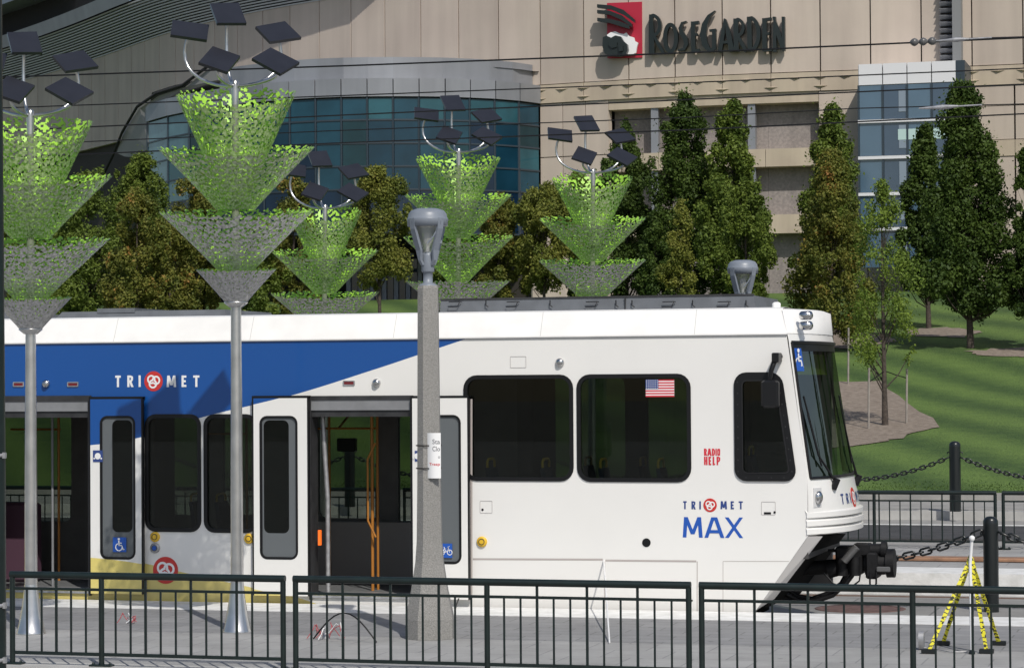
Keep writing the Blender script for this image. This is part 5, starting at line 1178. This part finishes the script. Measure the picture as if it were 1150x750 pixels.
ntxt('Sta', 485.5, 493, 494, 498.5, mat('ink_grey', (0.2, 0.2, 0.22), 0.6)); ntxt('Clo', 485.5, 501, 494, 506.5, bpy.data.materials['ink_grey']); ntxt('o', 492, 512, 494, 514.5, bpy.data.materials['ink_grey']); ntxt('Tresp', 481.5, 519.5, 494, 523.5, M['lred'])
b = MB()
for yy in (500, 525.5):
    zz = aty(483, yy, lb_.dot(DEPH)).z; b.rings([[(lb_.x+0.135*math.cos(a), lb_.y+0.135*math.sin(a), zz+o) for a in [2*math.pi*k/24 for k in range(24)]] for o in (-0.006, 0.006)], False)
b.build('strap', M['black'], root)
# dark green utility pole at the left edge
gp = aty(-6, 700, 17.0); root = empty('green_pole', (gp.x-0.02, gp.y, -0.16), 'dark green painted pole at the left edge of the view with metal bands', 'pole')
gx = gp.x-0.02
b = MB(); b.tube([(gx, gp.y, -0.16), (gx, gp.y, 2), (gx-0.012, gp.y, 6.5)], [0.098, 0.095, 0.082], 20); b.build('pole_shaft', M['railgreen'], root)
for yy in (511, 679, 740):
    z_ = aty(5, yy, 17.0).z; b = MB(); b.lathe((gx, gp.y, z_), [(0.100, -0.012), (0.1015, -0.012), (0.1015, 0.012), (0.100, 0.012)], 20); b.box((gx+0.095, gp.y-0.03, z_-0.02), (gx+0.115, gp.y-0.005, z_+0.02)); b.build('band', M['galv'], root)
# ================================================================== RAILINGS, BOLLARDS, CHAINS
def railing(ua, ub, v, z, h, label, group, step=0.155, mposts=(), ratio=1.0):
    root = empty('railing', ((ua+ub)/2, v, z), label, 'railing', group)
    b = MB(); r_ = 0.033; b.tube([(ua-0.02, v, z+h-r_), (ub+0.02, v, z+h-r_)], r_, 12); b.build('top_rail', M['railgreen'], root)
    b = MB(); b.box((ua, v-0.012, z+h-0.175), (ub, v+0.012, z+h-0.15)); b.build('upper_rail', M['railgreen'], root)
    b = MB(); b.box((ua, v-0.016, z+0.095), (ub, v+0.016, z+0.125)); b.build('bottom_rail', M['railgreen'], root)
    posts = [ua, ub]+list(mposts)
    for u in posts:
        b = MB(); b.tube([(u, v, z), (u, v, z+h-0.05)], 0.026, 12)
        b.bbox((u-0.11, v-0.05, z), (u+0.11, v+0.05, z+0.018), 0.004)
        for dx in (-0.085, 0.085): b.lathe((u+dx, v, z+0.018), [(0.014, 0), (0.014, 0.012), (0.006, 0.02)], 6)
        b.build('post', M['railgreen'], root)
    n = int((ub-ua)/step+0.5); k = 0
    for i in range(1, n):
        u = ua+(ub-ua)*i/n
        if min(abs(u-p) for p in posts) < 0.05: continue
        tall = (i % 3 == 0); b = MB(); w = 0.0085 if not tall else 0.011
        b.box((u-w, v-w*.8, z+0.12), (u+w, v+w*.8, z+h-0.16 if not tall else z+h-0.05)); b.build('baluster', M['railgreen'], root)
    return root
VR = 21.38; HR = 0.875
U = lambda px_, py_=690: atv(px_, py_, VR).x
railing(U(14), U(318), VR, 0.0, HR, 'near dark green railing section at the left, in front of the yellow skirt', 'near kerb railings', mposts=(U(114),))
railing(U(332), U(773.5), VR, 0.0, HR, 'near dark green railing section in front of the concrete lamp post', 'near kerb railings', mposts=(U(547),))
railing(U(788), U(1262), VR, 0.0, HR, 'dark green railing section on the near kerb at the right, in front of the tripod', 'near kerb railings', mposts=(U(1025),))
railing(U(1276), U(1276)+3.9, VR, 0.0, HR, 'near dark green railing section outside the view at the right', 'near kerb railings', mposts=(U(1276)+1.95,))
VQ = 39.35; UQ = lambda px_: atv(px_, 600, VQ).x
def far_rail(a, b_, mids, lab): return railing(a, b_, VQ, 0.0, 0.905, lab, 'far platform railings', step=0.165, mposts=mids)
far_rail(UQ(1127), UQ(1127)+4.6, (UQ(1127)+2.3,), 'far railing section at the right edge, beyond the tracks')
far_rail(UQ(1127)+4.8, UQ(1127)+9.4, (UQ(1127)+7.1,), 'far railing section outside the view at the right')
e = UQ(1118); far_rail(e-4.75, e, (UQ(982),), 'far railing section beyond the tram coupler, between the nose and the far bollard')
labs = ['far railing seen through the right-hand tram windows', 'far railing seen through the middle tram windows', 'far railing seen through the right-hand open door', 'far railing seen through the left open door']
e -= 4.92
for k in range(3): far_rail(e-4.75, e, (e-2.4,), labs[k+1 if k else 0]); e -= 4.92
def bollard(p, h, label, group, r_=0.095):
    root = empty('bollard', p, label, 'bollard', group)
    b = MB(); b.lathe(tuple(p), [(r_, 0), (r_, h-0.10), (r_*0.97, h-0.05), (r_*0.8, h-0.02), (r_*0.45, h), (0.001, h+0.005)], 24); b.build('bollard_post', M['bollard'], root)
    b = MB()
    for s_ in (-1, 1): b.tube([(p.x+s_*(r_-0.01), p.y, p.z+h-0.20), (p.x+s_*(r_+0.03), p.y, p.z+h-0.20), (p.x+s_*(r_+0.03), p.y, p.z+h-0.23)], 0.012, 6)
    b.build('chain_eye', M['bollard'], root); return root
def chain(p, q, sag, label, group, L=0.10, wr=0.011):
    d = (q-p); n = int(d.length*1.02/(L*0.72)); b = MB()
    for i in range(n):
        t = (i+0.5)/n; c = p+d*t-Vector((0, 0, sag*(1-(2*t-1)**2))); dx = (d/n); tan = Vector((dx.x, dx.y, dx.z+sag*4*(2*t-1)/n)).normalized()
        side = tan.cross(Vector((0, 0, 1))).normalized(); up = side.cross(tan) if i % 2 else side
        pts = []
        for k in range(10):
            a = 2*math.pi*k/10; ca, sa = math.cos(a), math.sin(a); pts.append(c+tan*(L*0.28*(1 if ca > 0 else -1)*(abs(ca) > 0.3)+ca*L*0.24)+up*sa*L*0.27)
        pts.append(pts[0]); b.tube(pts, wr, 5, False)
    o = b.build('chain', M['bollard'], None, org=p); return tag(o, label, 'chain', group)
nb = atv(1113, 640, 31.95); nb = Vector((nb.x, nb.y, -0.30)); HN = 1.20
nbs = [nb+Vector((4.1*k, 0, 0)) for k in (-2, -1, 0, 1)]
bollard(nbs[2], HN, 'black bollard beside the yellow tripod, nearer of the two at the right', 'bollards between the tracks')
chain(nbs[1]+Vector((0.12, 0, HN-0.2)), nbs[2]+Vector((-0.12, 0, HN-0.2)), 0.42, 'heavy chain sagging from the near bollard behind the coupler', 'bollard chains between the tracks', L=0.15, wr=0.015)
chain(nbs[2]+Vector((0.12, 0, HN-0.2)), nbs[3]+Vector((-0.12, 0, HN-0.2)), 0.42, 'heavy chain running right from the near bollard out of view', 'bollard chains between the tracks', L=0.15, wr=0.015)
bollard(nbs[3], HN, 'black bollard between the tracks, outside the view at the right', 'bollards between the tracks')
bollard(nbs[1], HN, 'black bollard between the tracks, hidden behind the tram front', 'bollards between the tracks')
fb = atz(1073, 574, 0.215); HF = 1.29
db = (atv(393, 575, fb.y)-fb)/3
fbs = [fb+Vector((db.x*k, 0, 0)) for k in (-1, 0, 1, 2, 3, 4)]
fl = {1: 'far black bollard on the sidewalk below the lawn, right of the tram', 4: 'far black bollard seen through the right-hand open tram door'}
for k, p in enumerate(fbs):
    if k < 5: bollard(p, HF, fl.get(k, 'far black bollard outside the view at the right' if k == 0 else 'far black bollard seen through the tram windows' if k == 2 else 'far black bollard behind the middle of the tram'), 'far sidewalk bollards', 0.105)
cl = ['chain running right from the far bollard below the lawn', 'chain from the far bollard towards the tram nose', 'far chain seen through the tram windows', 'far chain right of the bollard seen in the doorway', 'far chain left of the bollard seen in the doorway']
for k in range(5): chain(fbs[k+1]+Vector((0.12, 0, HF-0.3)), fbs[k]+Vector((-0.12, 0, HF-0.3)), 0.42, cl[k], 'far sidewalk chains', L=0.12, wr=0.014)
# ================================================================== TRIPOD, WIRES, ROD
def tape():
    m = mat('caution_tape', (0.72, 0.66, 0.03), 0.45); t = m.node_tree; b = t.nodes['Principled BSDF']; g = t.nodes.new('ShaderNodeNewGeometry')
    n = t.nodes.new('ShaderNodeTexWave'); n.bands_direction = 'Z'; n.inputs['Scale'].default_value = 7; n.inputs['Distortion'].default_value = 9; n.inputs['Detail'].default_value = 3; n.inputs['Detail Scale'].default_value = 3
    t.links.new(g.outputs['Position'], n.inputs[0]); r = t.nodes.new('ShaderNodeValToRGB'); r.color_ramp.elements[0].position = 0.70; r.color_ramp.elements[0].color = (0.72, 0.66, 0.03, 1); r.color_ramp.elements[1].position = 0.78; r.color_ramp.elements[1].color = (0.03, 0.03, 0.02, 1)
    t.links.new(n.outputs['Fac'], r.inputs[0]); t.links.new(r.outputs[0], b.inputs['Base Color']); return m
mt = tape()
ft = atz(1091.5, 734, 0); YT = ft.dot(DEPH)
tp = empty('survey_stand', ft, 'four-legged stand wrapped in yellow caution tape around a white rod on the platform', 'stand')
apx = aty(1090, 632, YT+0.25)
for fx, fy in ((1043, 731), (1059, 722), (1108, 731), (1122, 722)):
    f_ = atz(fx, fy, 0.02); a = apx+(Vector((f_.x, f_.y, apx.z))-apx)*0.05
    d = f_-a; b = MB(); n_ = d.cross(Vector((0, 1, 0))).normalized()*0.018; w_ = d.cross(n_).normalized()*0.012
    rg = []
    for k in range(15):
        c_ = a+d*k/14; ang = k*0.9; wob = 1+0.12*math.sin(k*1.7+fx)
        rg.append([tuple(c_+(n_*s1+w_*s2)*wob) for s1, s2 in ((-1, -1), (1, -1), (1, 1), (-1, 1))])
    b.rings(rg, True, False); lg = b.build('leg', mt, tp)
    b = MB(); b.bbox((f_.x-0.07, f_.y-0.035, 0.0), (f_.x+0.07, f_.y+0.035, 0.045), 0.008); b.build('foot', M['bollard'], lg)
b = MB(); b.lathe((apx.x, apx.y, apx.z-0.09), [(0.05, 0), (0.055, 0.04), (0.035, 0.12), (0.015, 0.17)], 10); b.build('stand_head', mt, tp)
tpz = aty(1092, 603, YT+0.2); b = MB(); b.tube([ft+Vector((0, 0, 0.0)), Vector((apx.x, apx.y-0.04, apx.z)), Vector((tpz.x, tpz.y-0.04, tpz.z))], 0.016, 8); b.lathe((tpz.x, tpz.y-0.04, tpz.z-0.03), [(0.02, 0), (0.028, 0.015), (0.028, 0.035), (0.01, 0.05)], 10); b.build('rod', M['white_paint'], tp)
b = MB(); b.lathe(tuple(ft), [(0.03, 0), (0.03, 0.02), (0.018, 0.04)], 10); b.build('rod_tip', M['bollard'], tp)
gw = atz(1035, 729, 0); b = MB(); b.rings([[(gw.x+o, gw.y+0.06*math.cos(a), 0.09+0.09*math.sin(a)) for a in [2*math.pi*k/14 for k in range(14)]] for o in (-0.025, 0.025)], True); 
b.tube([(gw.x, gw.y, 0.02)]+[Vector((gw.x, gw.y, 0.012)).lerp(Vector((ft.x, ft.y, 0.012)), k/8)+Vector((0, 0.08*math.sin(k), 0)) for k in range(1, 9)], 0.006, 5)
tag(b.build('cable_weight', M['galv'], None, org=(gw.x, gw.y, 0)), 'small grey round weight with a thin cable on the platform beside the tripod', 'weight')
m_wire = mat('faded_red_wire', (0.42, 0.08, 0.09), 0.6)
def wires(px_, py_, seed, label, big=1.0):
    p = atz(px_, py_, 0); rn = random.Random(seed); root = empty('wire_bundle', p, label, 'wires', 'loose wire bundles')
    for k in range(7):
        b = MB(); a = rn.uniform(0, 6.28); r_ = rn.uniform(0.04, 0.10)*big; pts = []
        for i in range(10):
            t = i/9; pts.append((p.x+math.cos(a)*r_*2*t+0.04*math.sin(5*t+a), p.y+math.sin(a)*r_*1.4*t, 0.012+math.sin(math.pi*t)*r_*rn.uniform(0.9, 1.3)))
        b.tube(pts, 0.0045, 5); b.build('wire', m_wire if k < 5 else M['print_white'], root)
    b = MB(); b.lathe(tuple(p), [(0.035, 0), (0.035, 0.06), (0.02, 0.065)], 10); b.build('conduit_stub', M['galv'], root); return p
wires(147, 700, 3, 'small tangle of red wires on the platform right of the leftmost steel pole'); p = wires(366, 717, 5, 'larger tangle of red wires with a black loop left of the concrete lamp post', 1.5)
a, c_ = atz(352, 718, 0), atz(423, 722, 0); b = MB(); b.tube([a.lerp(c_, k/12)+Vector((0, 0, 0.01+0.28*math.sin(math.pi*k/12))) for k in range(13)], 0.008, 6); tag(b.build('cable_loop', M['black'], None, org=a), 'black cable arching over the platform left of the concrete lamp post', 'cable')
a = atz(684.5, 722, 0.0); c_ = atv(678, 629, V0-0.012); b = MB(); b.tube([a+Vector((0, 0, 0.01)), c_], 0.009, 8); tag(b.build('white_rod', M['white_paint'], None, org=a), 'thin white rod leaning against the white tram side', 'rod')
a = atz(511, 684, 0.0); c_ = atv(515, 672, V0-0.1); b = MB(); b.tube([a+Vector((0, 0, 0.008)), c_], 0.01, 6); tag(b.build('black_rod', M['black'], None, org=a), 'short black rod on the platform strip below the right door leaf', 'rod')
mh = atz(966, 683, -0.296); b = MB(); b.lathe((mh.x, mh.y, -0.299), [(0.58, 0), (0.58, 0.006), (0.50, 0.006), (0.50, 0.003), (0.46, 0.008), (0.001, 0.008)], 40); tag(b.build('manhole_cover', mat('rust_iron', (0.13, 0.075, 0.065), 0.8, var=0.35, scale=12), None, org=(mh.x, mh.y, -0.3)), 'round rusty manhole cover in the track bed below the coupler', 'manhole cover')
rp = MB(); a = atv(900, 627, 36.9); rp.bbox((UA, 36.55, 0.0), (UB, 36.95, 0.05), 0.01); tag(rp.build('edging_strip', mat('rust_strip', (0.30, 0.165, 0.10), 0.8, var=0.3, scale=4)), kind='structure')
# ================================================================== OVERHEAD WIRES
def wire(pts, v, label, r_=0.012, extra=0):
    P = [atv(*p, v) for p in pts]; d0 = (P[1]-P[0]); d1 = (P[-1]-P[-2]); ext = [P[0]-d0.normalized()*14]+P+[P[-1]+d1.normalized()*14]
    b = MB(); b.tube(ext, r_, 6); o = b.build('overhead_wire', M['black'], None, org=ext[0]); return tag(o, label, 'wire', 'overhead tram wires')
wire([(0, 87), (393, 74), (762, 60), (1030, 48)], 33.4, 'topmost overhead wire, crossing below the wall lettering', 0.0125)
wire([(100, 118), (375, 108), (775, 93), (1150, 77)], 33.4, 'second overhead wire from the top, crossing the metal fascia', 0.0094)
wire([(160, 140), (375, 130), (775, 112), (1150, 95)], 29.4, 'third overhead wire from the top, crossing the glass bay', 0.0094)
wire([(150, 157), (375, 147), (775, 132), (960, 122), (1150, 117)], 31.9, 'fourth overhead wire from the top, ending in the right-hand clamp', 0.0078)
wire([(150, 171), (375, 161), (775, 146), (1150, 128)], 29.4, 'lowest overhead wire, crossing the sculpture tops', 0.0094)
def insulator(px0, py0, px1, py1, v, beads, label):
    a, c_ = atv(px0, py0, v), atv(px1, py1, v); root = empty('insulator', a, label, 'insulator', 'overhead insulators'); d = c_-a
    if beads:
        b = MB(); n = 40; rs, pts = [], []
        for i in range(n): pts.append(a+d*(0.45*i/(n-1))); rs.append(0.018+0.036*abs(math.sin(i*math.pi*3/(n-1))))
        b.tube(pts, rs, 12); b.build('insulator_beads', mat('brown_porcelain', (0.10, 0.10, 0.10), 0.3) if 'brown_porcelain' not in bpy.data.materials else bpy.data.materials['brown_porcelain'], root)
    b = MB(); p0 = a+d*0.45 if beads else a; b.tube([p0, p0.lerp(c_, .4), p0.lerp(c_, .6), c_], [0.010, 0.022, 0.034, 0.014], 8); b.tube([c_, c_+d.normalized()*0.3], 0.011, 6); b.build('clamp', M['galv'], root)
insulator(1022, 48, 1088, 44, 33.3, True, 'beaded insulator and clamp on the topmost wire at the right')
insulator(1032, 122, 1076, 119.5, 31.8, False, 'grey wire clamp in front of the glass stair tower')
b = MB(); b.tube([atv(1088, 44, 33.4), atv(1300, 38, 33.4)], 0.016, 6); tag(b.build('overhead_wire', M['black'], None, org=atv(1088, 44, 33.4)), 'short overhead wire right of the beaded insulator', 'wire', 'overhead tram wires')
print('objects ok')
# ================================================================== TREES
LM = {'dark': leafmat('leaves_dark', (0.026, 0.054, 0.011), (0.090, 0.140, 0.024)), 'mid': leafmat('leaves_mid', (0.055, 0.098, 0.016), (0.19, 0.25, 0.042)), 'lime': leafmat('leaves_lime', (0.09, 0.15, 0.025), (0.22, 0.30, 0.045)),
      'rust': leafmat('leaves_rust', (0.06, 0.10, 0.018), (0.21, 0.205, 0.04), (0.34, 0.17, 0.05)), 'olive': leafmat('leaves_olive', (0.075, 0.115, 0.022), (0.23, 0.24, 0.045), (0.22, 0.20, 0.05))}
m_bark = mat('bark', (0.07, 0.055, 0.045), 0.95, var=0.4, scale=12, bump=0.8, bscale=25)
def tree(px_, ybase, ytop, wpx, leaf, label, seed, shape='cone', base=None, crown0=0.16, nleaf=10800, lsz=0.085, dens=1.0, Y=None, group='trees on the lawn', name='street_tree'):
    rs = np.random.RandomState(seed)
    if Y is None: g = ground_hit(px_, ybase)
    else:
        q = aty(px_, 400, Y); g = Vector((q.x, q.y, lawn_z(q.x, q.y)))
    Yd = g.dot(DEPH); top = aty(px_, ytop, Yd).z; H = top-g.z; Rm = wpx/2/F*Yd*1.08
    root = empty(name, g, label, 'tree', group)
    nc = int(90*dens); cen = []; tr = 0.0135*H
    lean = [(rs.rand()-.5)*0.04*H, (rs.rand()-.5)*0.04*H]
    bt = MB(); bt.tube([(g.x, g.y, g.z-0.1), (g.x+lean[0]*.2, g.y, g.z+H*0.15), (g.x+lean[0]*.6, g.y+lean[1]*.5, g.z+H*0.5), (g.x+lean[0], g.y+lean[1], g.z+H*0.94)], [tr*1.1, tr*0.8, tr*0.5, tr*0.08], 9)
    for i in range(nc):
        h = crown0+(1-crown0)*rs.rand()**(0.85 if shape != 'oval' else 1.0); t = (h-crown0)/(1-crown0)
        if shape == 'cone': pr = min(1, (t+0.08)/0.22)**0.6*(1-t)**0.62+0.06
        elif shape == 'column': pr = min(1, (t+0.05)/0.15)**0.6*(1-t**3)**0.8*0.92+0.08*(1-t)
        else: pr = math.sqrt(max(0.02, 1-(2*t-1)**2))*0.95+0.05
        a = rs.rand()*2*math.pi; rr = Rm*pr*(0.35+0.62*rs.rand()**0.6)*(0.82+0.3*math.sin(3*a+seed)+0.1*rs.rand())
        c = np.array([g.x+lean[0]*h+rr*math.cos(a), g.y+lean[1]*h+rr*math.sin(a), g.z+H*h])
        cen.append((c, Rm*(0.09+0.19*rs.rand()**1.5)*(0.65+0.5*pr)))
        if rs.rand() < 0.5:
            s0 = np.array([g.x+lean[0]*h*.7, g.y+lean[1]*h*.7, g.z+H*max(0.10, h-0.16)]); mid = (s0+c)/2+np.array([0, 0, -0.03*H*rs.rand()])
            bt.tube([tuple(s0), tuple(mid), tuple(c)], [tr*0.28*(1.1-t), tr*0.2*(1.1-t), tr*0.05], 5)
    bt.build('trunk', m_bark, root)
    # a leader tuft
    for k in range(5): cen.append((np.array([g.x+lean[0]+rs.randn()*0.03*Rm, g.y+lean[1], g.z+H*(0.86+0.028*k)]), Rm*0.10))
    w = np.array([r**1.6 for _, r in cen]); w /= w.sum(); idx = rs.choice(len(cen), nleaf, p=w)
    C = np.array([c for c, _ in cen])[idx]; RR = np.array([r for _, r in cen])[idx]
    d = rs.randn(nleaf, 3); d /= np.linalg.norm(d, axis=1)[:, None]; pos = C+d*(RR*(0.55+0.55*rs.rand(nleaf)))[:, None]*np.array([1, 1, 1.35])
    stray = rs.rand(nleaf) < 0.10; pos[stray] += rs.randn(stray.sum(), 3)*0.10*Rm
    pos -= np.array(g)
    nn = rs.randn(nleaf, 3)+d*0.9+np.array([0, 0, 0.5]); nn /= np.linalg.norm(nn, axis=1)[:, None]
    a1 = np.cross(nn, rs.randn(nleaf, 3)); a1 /= np.linalg.norm(a1, axis=1)[:, None]; a2 = np.cross(nn, a1)
    nleaf_ = nleaf; sz = 0.60*lsz*(0.6+0.8*rs.rand(nleaf))[:, None]
    Vv = np.stack([pos-a1*sz, pos-a2*sz*0.55+nn*sz*.12, pos+a1*sz, pos+a2*sz*0.55+nn*sz*.12], 1).reshape(-1, 3)
    me = bpy.data.meshes.new('crown'); me.vertices.add(nleaf*4); me.vertices.foreach_set('co', Vv.astype(np.float32).ravel())
    me.loops.add(nleaf*4); me.loops.foreach_set('vertex_index', np.arange(nleaf*4, dtype=np.int32)); me.polygons.add(nleaf); me.polygons.foreach_set('loop_start', np.arange(0, nleaf*4, 4, dtype=np.int32))
    me.materials.append(LM[leaf]); me.update(calc_edges=True)
    o = bpy.data.objects.new('crown', me); COL.objects.link(o); o.parent = root
    return root, g
tree(1090, 391, 98, 108, 'dark', 'big dark green conical tree on the lawn, tallest at the right', 21, nleaf=71758, lsz=0.10, dens=1.8, crown0=0.15)
tree(1043, 369, 145, 66, 'dark', 'smaller dark green tree just left of the tallest right-hand tree', 22, nleaf=41400, lsz=0.11, dens=1.3, crown0=0.17)
tree(1158, 396, 165, 62, 'dark', 'dark green tree cut by the right edge of the view', 23, nleaf=41400, lsz=0.10, dens=1.3, crown0=0.15)
tree(932, 392, 128, 84, 'mid', 'green tree with a pointed top left of the glass stair tower', 24, nleaf=49680, lsz=0.10, dens=1.5, Y=90, crown0=0.14)
tree(933, 400, 178, 96, 'rust', 'green and rust coloured tree directly above the tram nose', 25, nleaf=44160, lsz=0.085, dens=1.4, Y=80, crown0=0.10)
yt, yg = tree(994, 478, 208, 84, 'lime', 'slender yellow-green young tree staked in the mulch bed', 26, 'column', nleaf=10488, lsz=0.06, dens=1.0, crown0=0.24)
tree(824, 400, 118, 84, 'mid', 'leafy green tree in front of the recessed grey wall, right one of two', 27, 'column', nleaf=49680, lsz=0.10, dens=1.5, Y=88, crown0=0.12)
tree(840, 400, 205, 56, 'mid', 'short green tree above the far lamp head', 41, 'oval', nleaf=24840, lsz=0.09, dens=1.0, Y=84, crown0=0.05)
tree(769, 400, 110, 92, 'dark', 'tall dark green tree in front of the recessed grey wall, left one of two', 28, 'column', nleaf=55200, lsz=0.10, dens=1.5, Y=90, crown0=0.12)
tree(764, 400, 228, 54, 'olive', 'short yellowish tree in front of the tall dark green tree', 29, nleaf=24840, lsz=0.075, dens=1.0, Y=78, crown0=0.06)
tree(704, 400, 136, 66, 'dark', 'dark tree rising behind the rightmost solar sculpture', 30, 'column', nleaf=41400, lsz=0.10, dens=1.3, Y=92, crown0=0.12)
tree(737, 400, 255, 44, 'dark', 'low dark tree between the right-hand sculpture and the yellowish tree', 42, 'oval', nleaf=22080, lsz=0.09, dens=1.0, Y=88, crown0=0.0)
tree(612, 400, 212, 74, 'olive', 'broad olive tree between the two right-hand sculptures', 31, 'oval', nleaf=30358, lsz=0.09, dens=1.1, Y=90, crown0=0.30)
tree(655, 400, 200, 60, 'mid', 'green tree directly behind the rightmost sculpture cones', 43, 'oval', nleaf=27600, lsz=0.09, dens=1.0, Y=94, crown0=0.1)
tree(560, 400, 222, 56, 'rust', 'rust flecked tree right of the tall middle sculpture', 32, 'oval', nleaf=30358, lsz=0.09, dens=1.1, Y=91, crown0=0.05)
tree(427, 334, 192, 74, 'olive', 'yellow-tinged tree with a bare trunk in front of the entrance doors', 33, 'oval', nleaf=27600, lsz=0.085, dens=1.0, Y=88, crown0=0.30)
tree(505, 400, 245, 50, 'mid', 'green tree behind the tall middle sculpture', 44, 'oval', nleaf=19318, lsz=0.09, dens=1.0, Y=93, crown0=0.1)
tree(332, 400, 196, 66, 'rust', 'rust tinged tree between the two left sculptures, beside the blue glass', 34, 'oval', nleaf=33118, lsz=0.085, dens=1.1, Y=88, crown0=0.05)
tree(285, 400, 250, 62, 'mid', 'low green tree just right of the nearest steel pole', 45, 'oval', nleaf=24840, lsz=0.09, dens=1.0, Y=86, crown0=0.0)
tree(222, 400, 200, 66, 'rust', 'brownish tree directly behind the second sculpture', 35, 'oval', nleaf=33118, lsz=0.085, dens=1.1, Y=88, crown0=0.05)
tree(155, 400, 174, 74, 'mid', 'tall narrow green tree left of the second sculpture', 36, 'oval', nleaf=35878, lsz=0.09, dens=1.2, Y=94, crown0=0.1)
tree(152, 400, 218, 72, 'rust', 'orange tinged tree left of the second sculpture', 37, 'oval', nleaf=38638, lsz=0.085, dens=1.3, Y=82, crown0=0.05)
tree(98, 400, 196, 84, 'mid', 'broad green tree right of the leftmost sculpture', 38, 'oval', nleaf=38638, lsz=0.09, dens=1.2, Y=89, crown0=0.05)
tree(190, 400, 245, 60, 'rust', 'low rust flecked tree filling the gap behind the second sculpture cones', 46, 'oval', nleaf=27600, lsz=0.09, dens=1.0, Y=84, crown0=0.0)
tree(52, 400, 225, 74, 'mid', 'green tree behind the leftmost sculpture', 39, 'oval', nleaf=33118, lsz=0.09, dens=1.1, Y=90, crown0=0.05)
tree(5, 400, 230, 70, 'mid', 'green tree cut by the left edge of the view', 40, 'oval', nleaf=24840, lsz=0.09, dens=1.0, Y=90, crown0=0.05)
# the row of trees goes on beyond the right edge (they show in the tram's windscreen)
src = [o for o in bpy.data.objects if o.parent is None and o.name.startswith('street_tree')]
for k, (u, v) in enumerate(((9, 80), (15, 72), (21, 84), (28, 74), (35, 86), (43, 78), (6, 92))):
    c = copy_tree(src[(0, 1, 2, 0, 1, 2, 1)[k]]); c.location = (u+6, v, lawn_z(u+6, v)); c.rotation_euler = (0, 0, k*1.3); c['label'] = 'dark green trees continuing along the lawn beyond the right edge'
# stakes round the young tree
m_stake = mat('stake_wood', (0.30, 0.27, 0.24), 0.9, var=0.2)
for (x, y0, y1, lab) in ((975.5, 482, 413, 'wooden stake left of the young tree'), (1018, 476, 414, 'wooden stake right of the young tree'), (952.5, 432, 368, 'pale wooden stake standing apart behind the mulch bed')):
    g = ground_hit(x, y0); t_ = aty(x+0.5, y1, g.dot(DEPH)); b = MB(); b.tube([g-Vector((0, 0, 0.1)), t_], 0.028, 7); o = b.build('tree_stake', m_stake, None, org=g); tag(o, lab, 'stake', 'tree stakes')
a = ground_hit(975.5, 482); c_ = ground_hit(1018, 476); h = 1.25
for q, lab in ((a, 'dark strap tying the young tree to its left stake'), (c_, 'dark strap tying the young tree to its right stake')):
    b = MB(); b.tube([q+Vector((0, 0, h-0.1)), (q+yg)/2+Vector((0, 0, h)), yg+Vector((0, 0, h+0.12))], 0.014, 5); tag(b.build('tree_tie', M['black'], None, org=q), lab, 'strap', 'tree ties')
# grass blades ragged along the lawn's near edge and around the beds
rs = np.random.RandomState(5); n = 22000
uu = rs.uniform(-25, 22, n); vv = 51.1+np.abs(rs.randn(n))*0.7
V = []; zz = np.array([lawn_z(a, b_) for a, b_ in zip(uu, vv)]); hh = rs.uniform(0.015, 0.04, n); an = rs.uniform(0, 3.14, n); w = 0.018
P0 = np.stack([uu-w*np.cos(an), vv-w*np.sin(an), zz-0.01], 1); P1 = np.stack([uu+w*np.cos(an), vv+w*np.sin(an), zz-0.01], 1); P2 = np.stack([uu+rs.randn(n)*0.02, vv+rs.randn(n)*0.02, zz+hh], 1)
Vv = np.stack([P0, P1, P2], 1).reshape(-1, 3)
me = bpy.data.meshes.new('grass'); me.vertices.add(n*3); me.vertices.foreach_set('co', Vv.astype(np.float32).ravel()); me.loops.add(n*3); me.loops.foreach_set('vertex_index', np.arange(n*3, dtype=np.int32)); me.polygons.add(n); me.polygons.foreach_set('loop_start', np.arange(0, n*3, 3, dtype=np.int32))
me.materials.append(leafmat('grass_blades', (0.035, 0.075, 0.015), (0.10, 0.16, 0.035))); me.update(calc_edges=True)
o = bpy.data.objects.new('grass', me); COL.objects.link(o); tag(o, 'short green grass along the foot of the lawn', 'grass', kind='stuff')
print('all ok', len(bpy.data.objects))
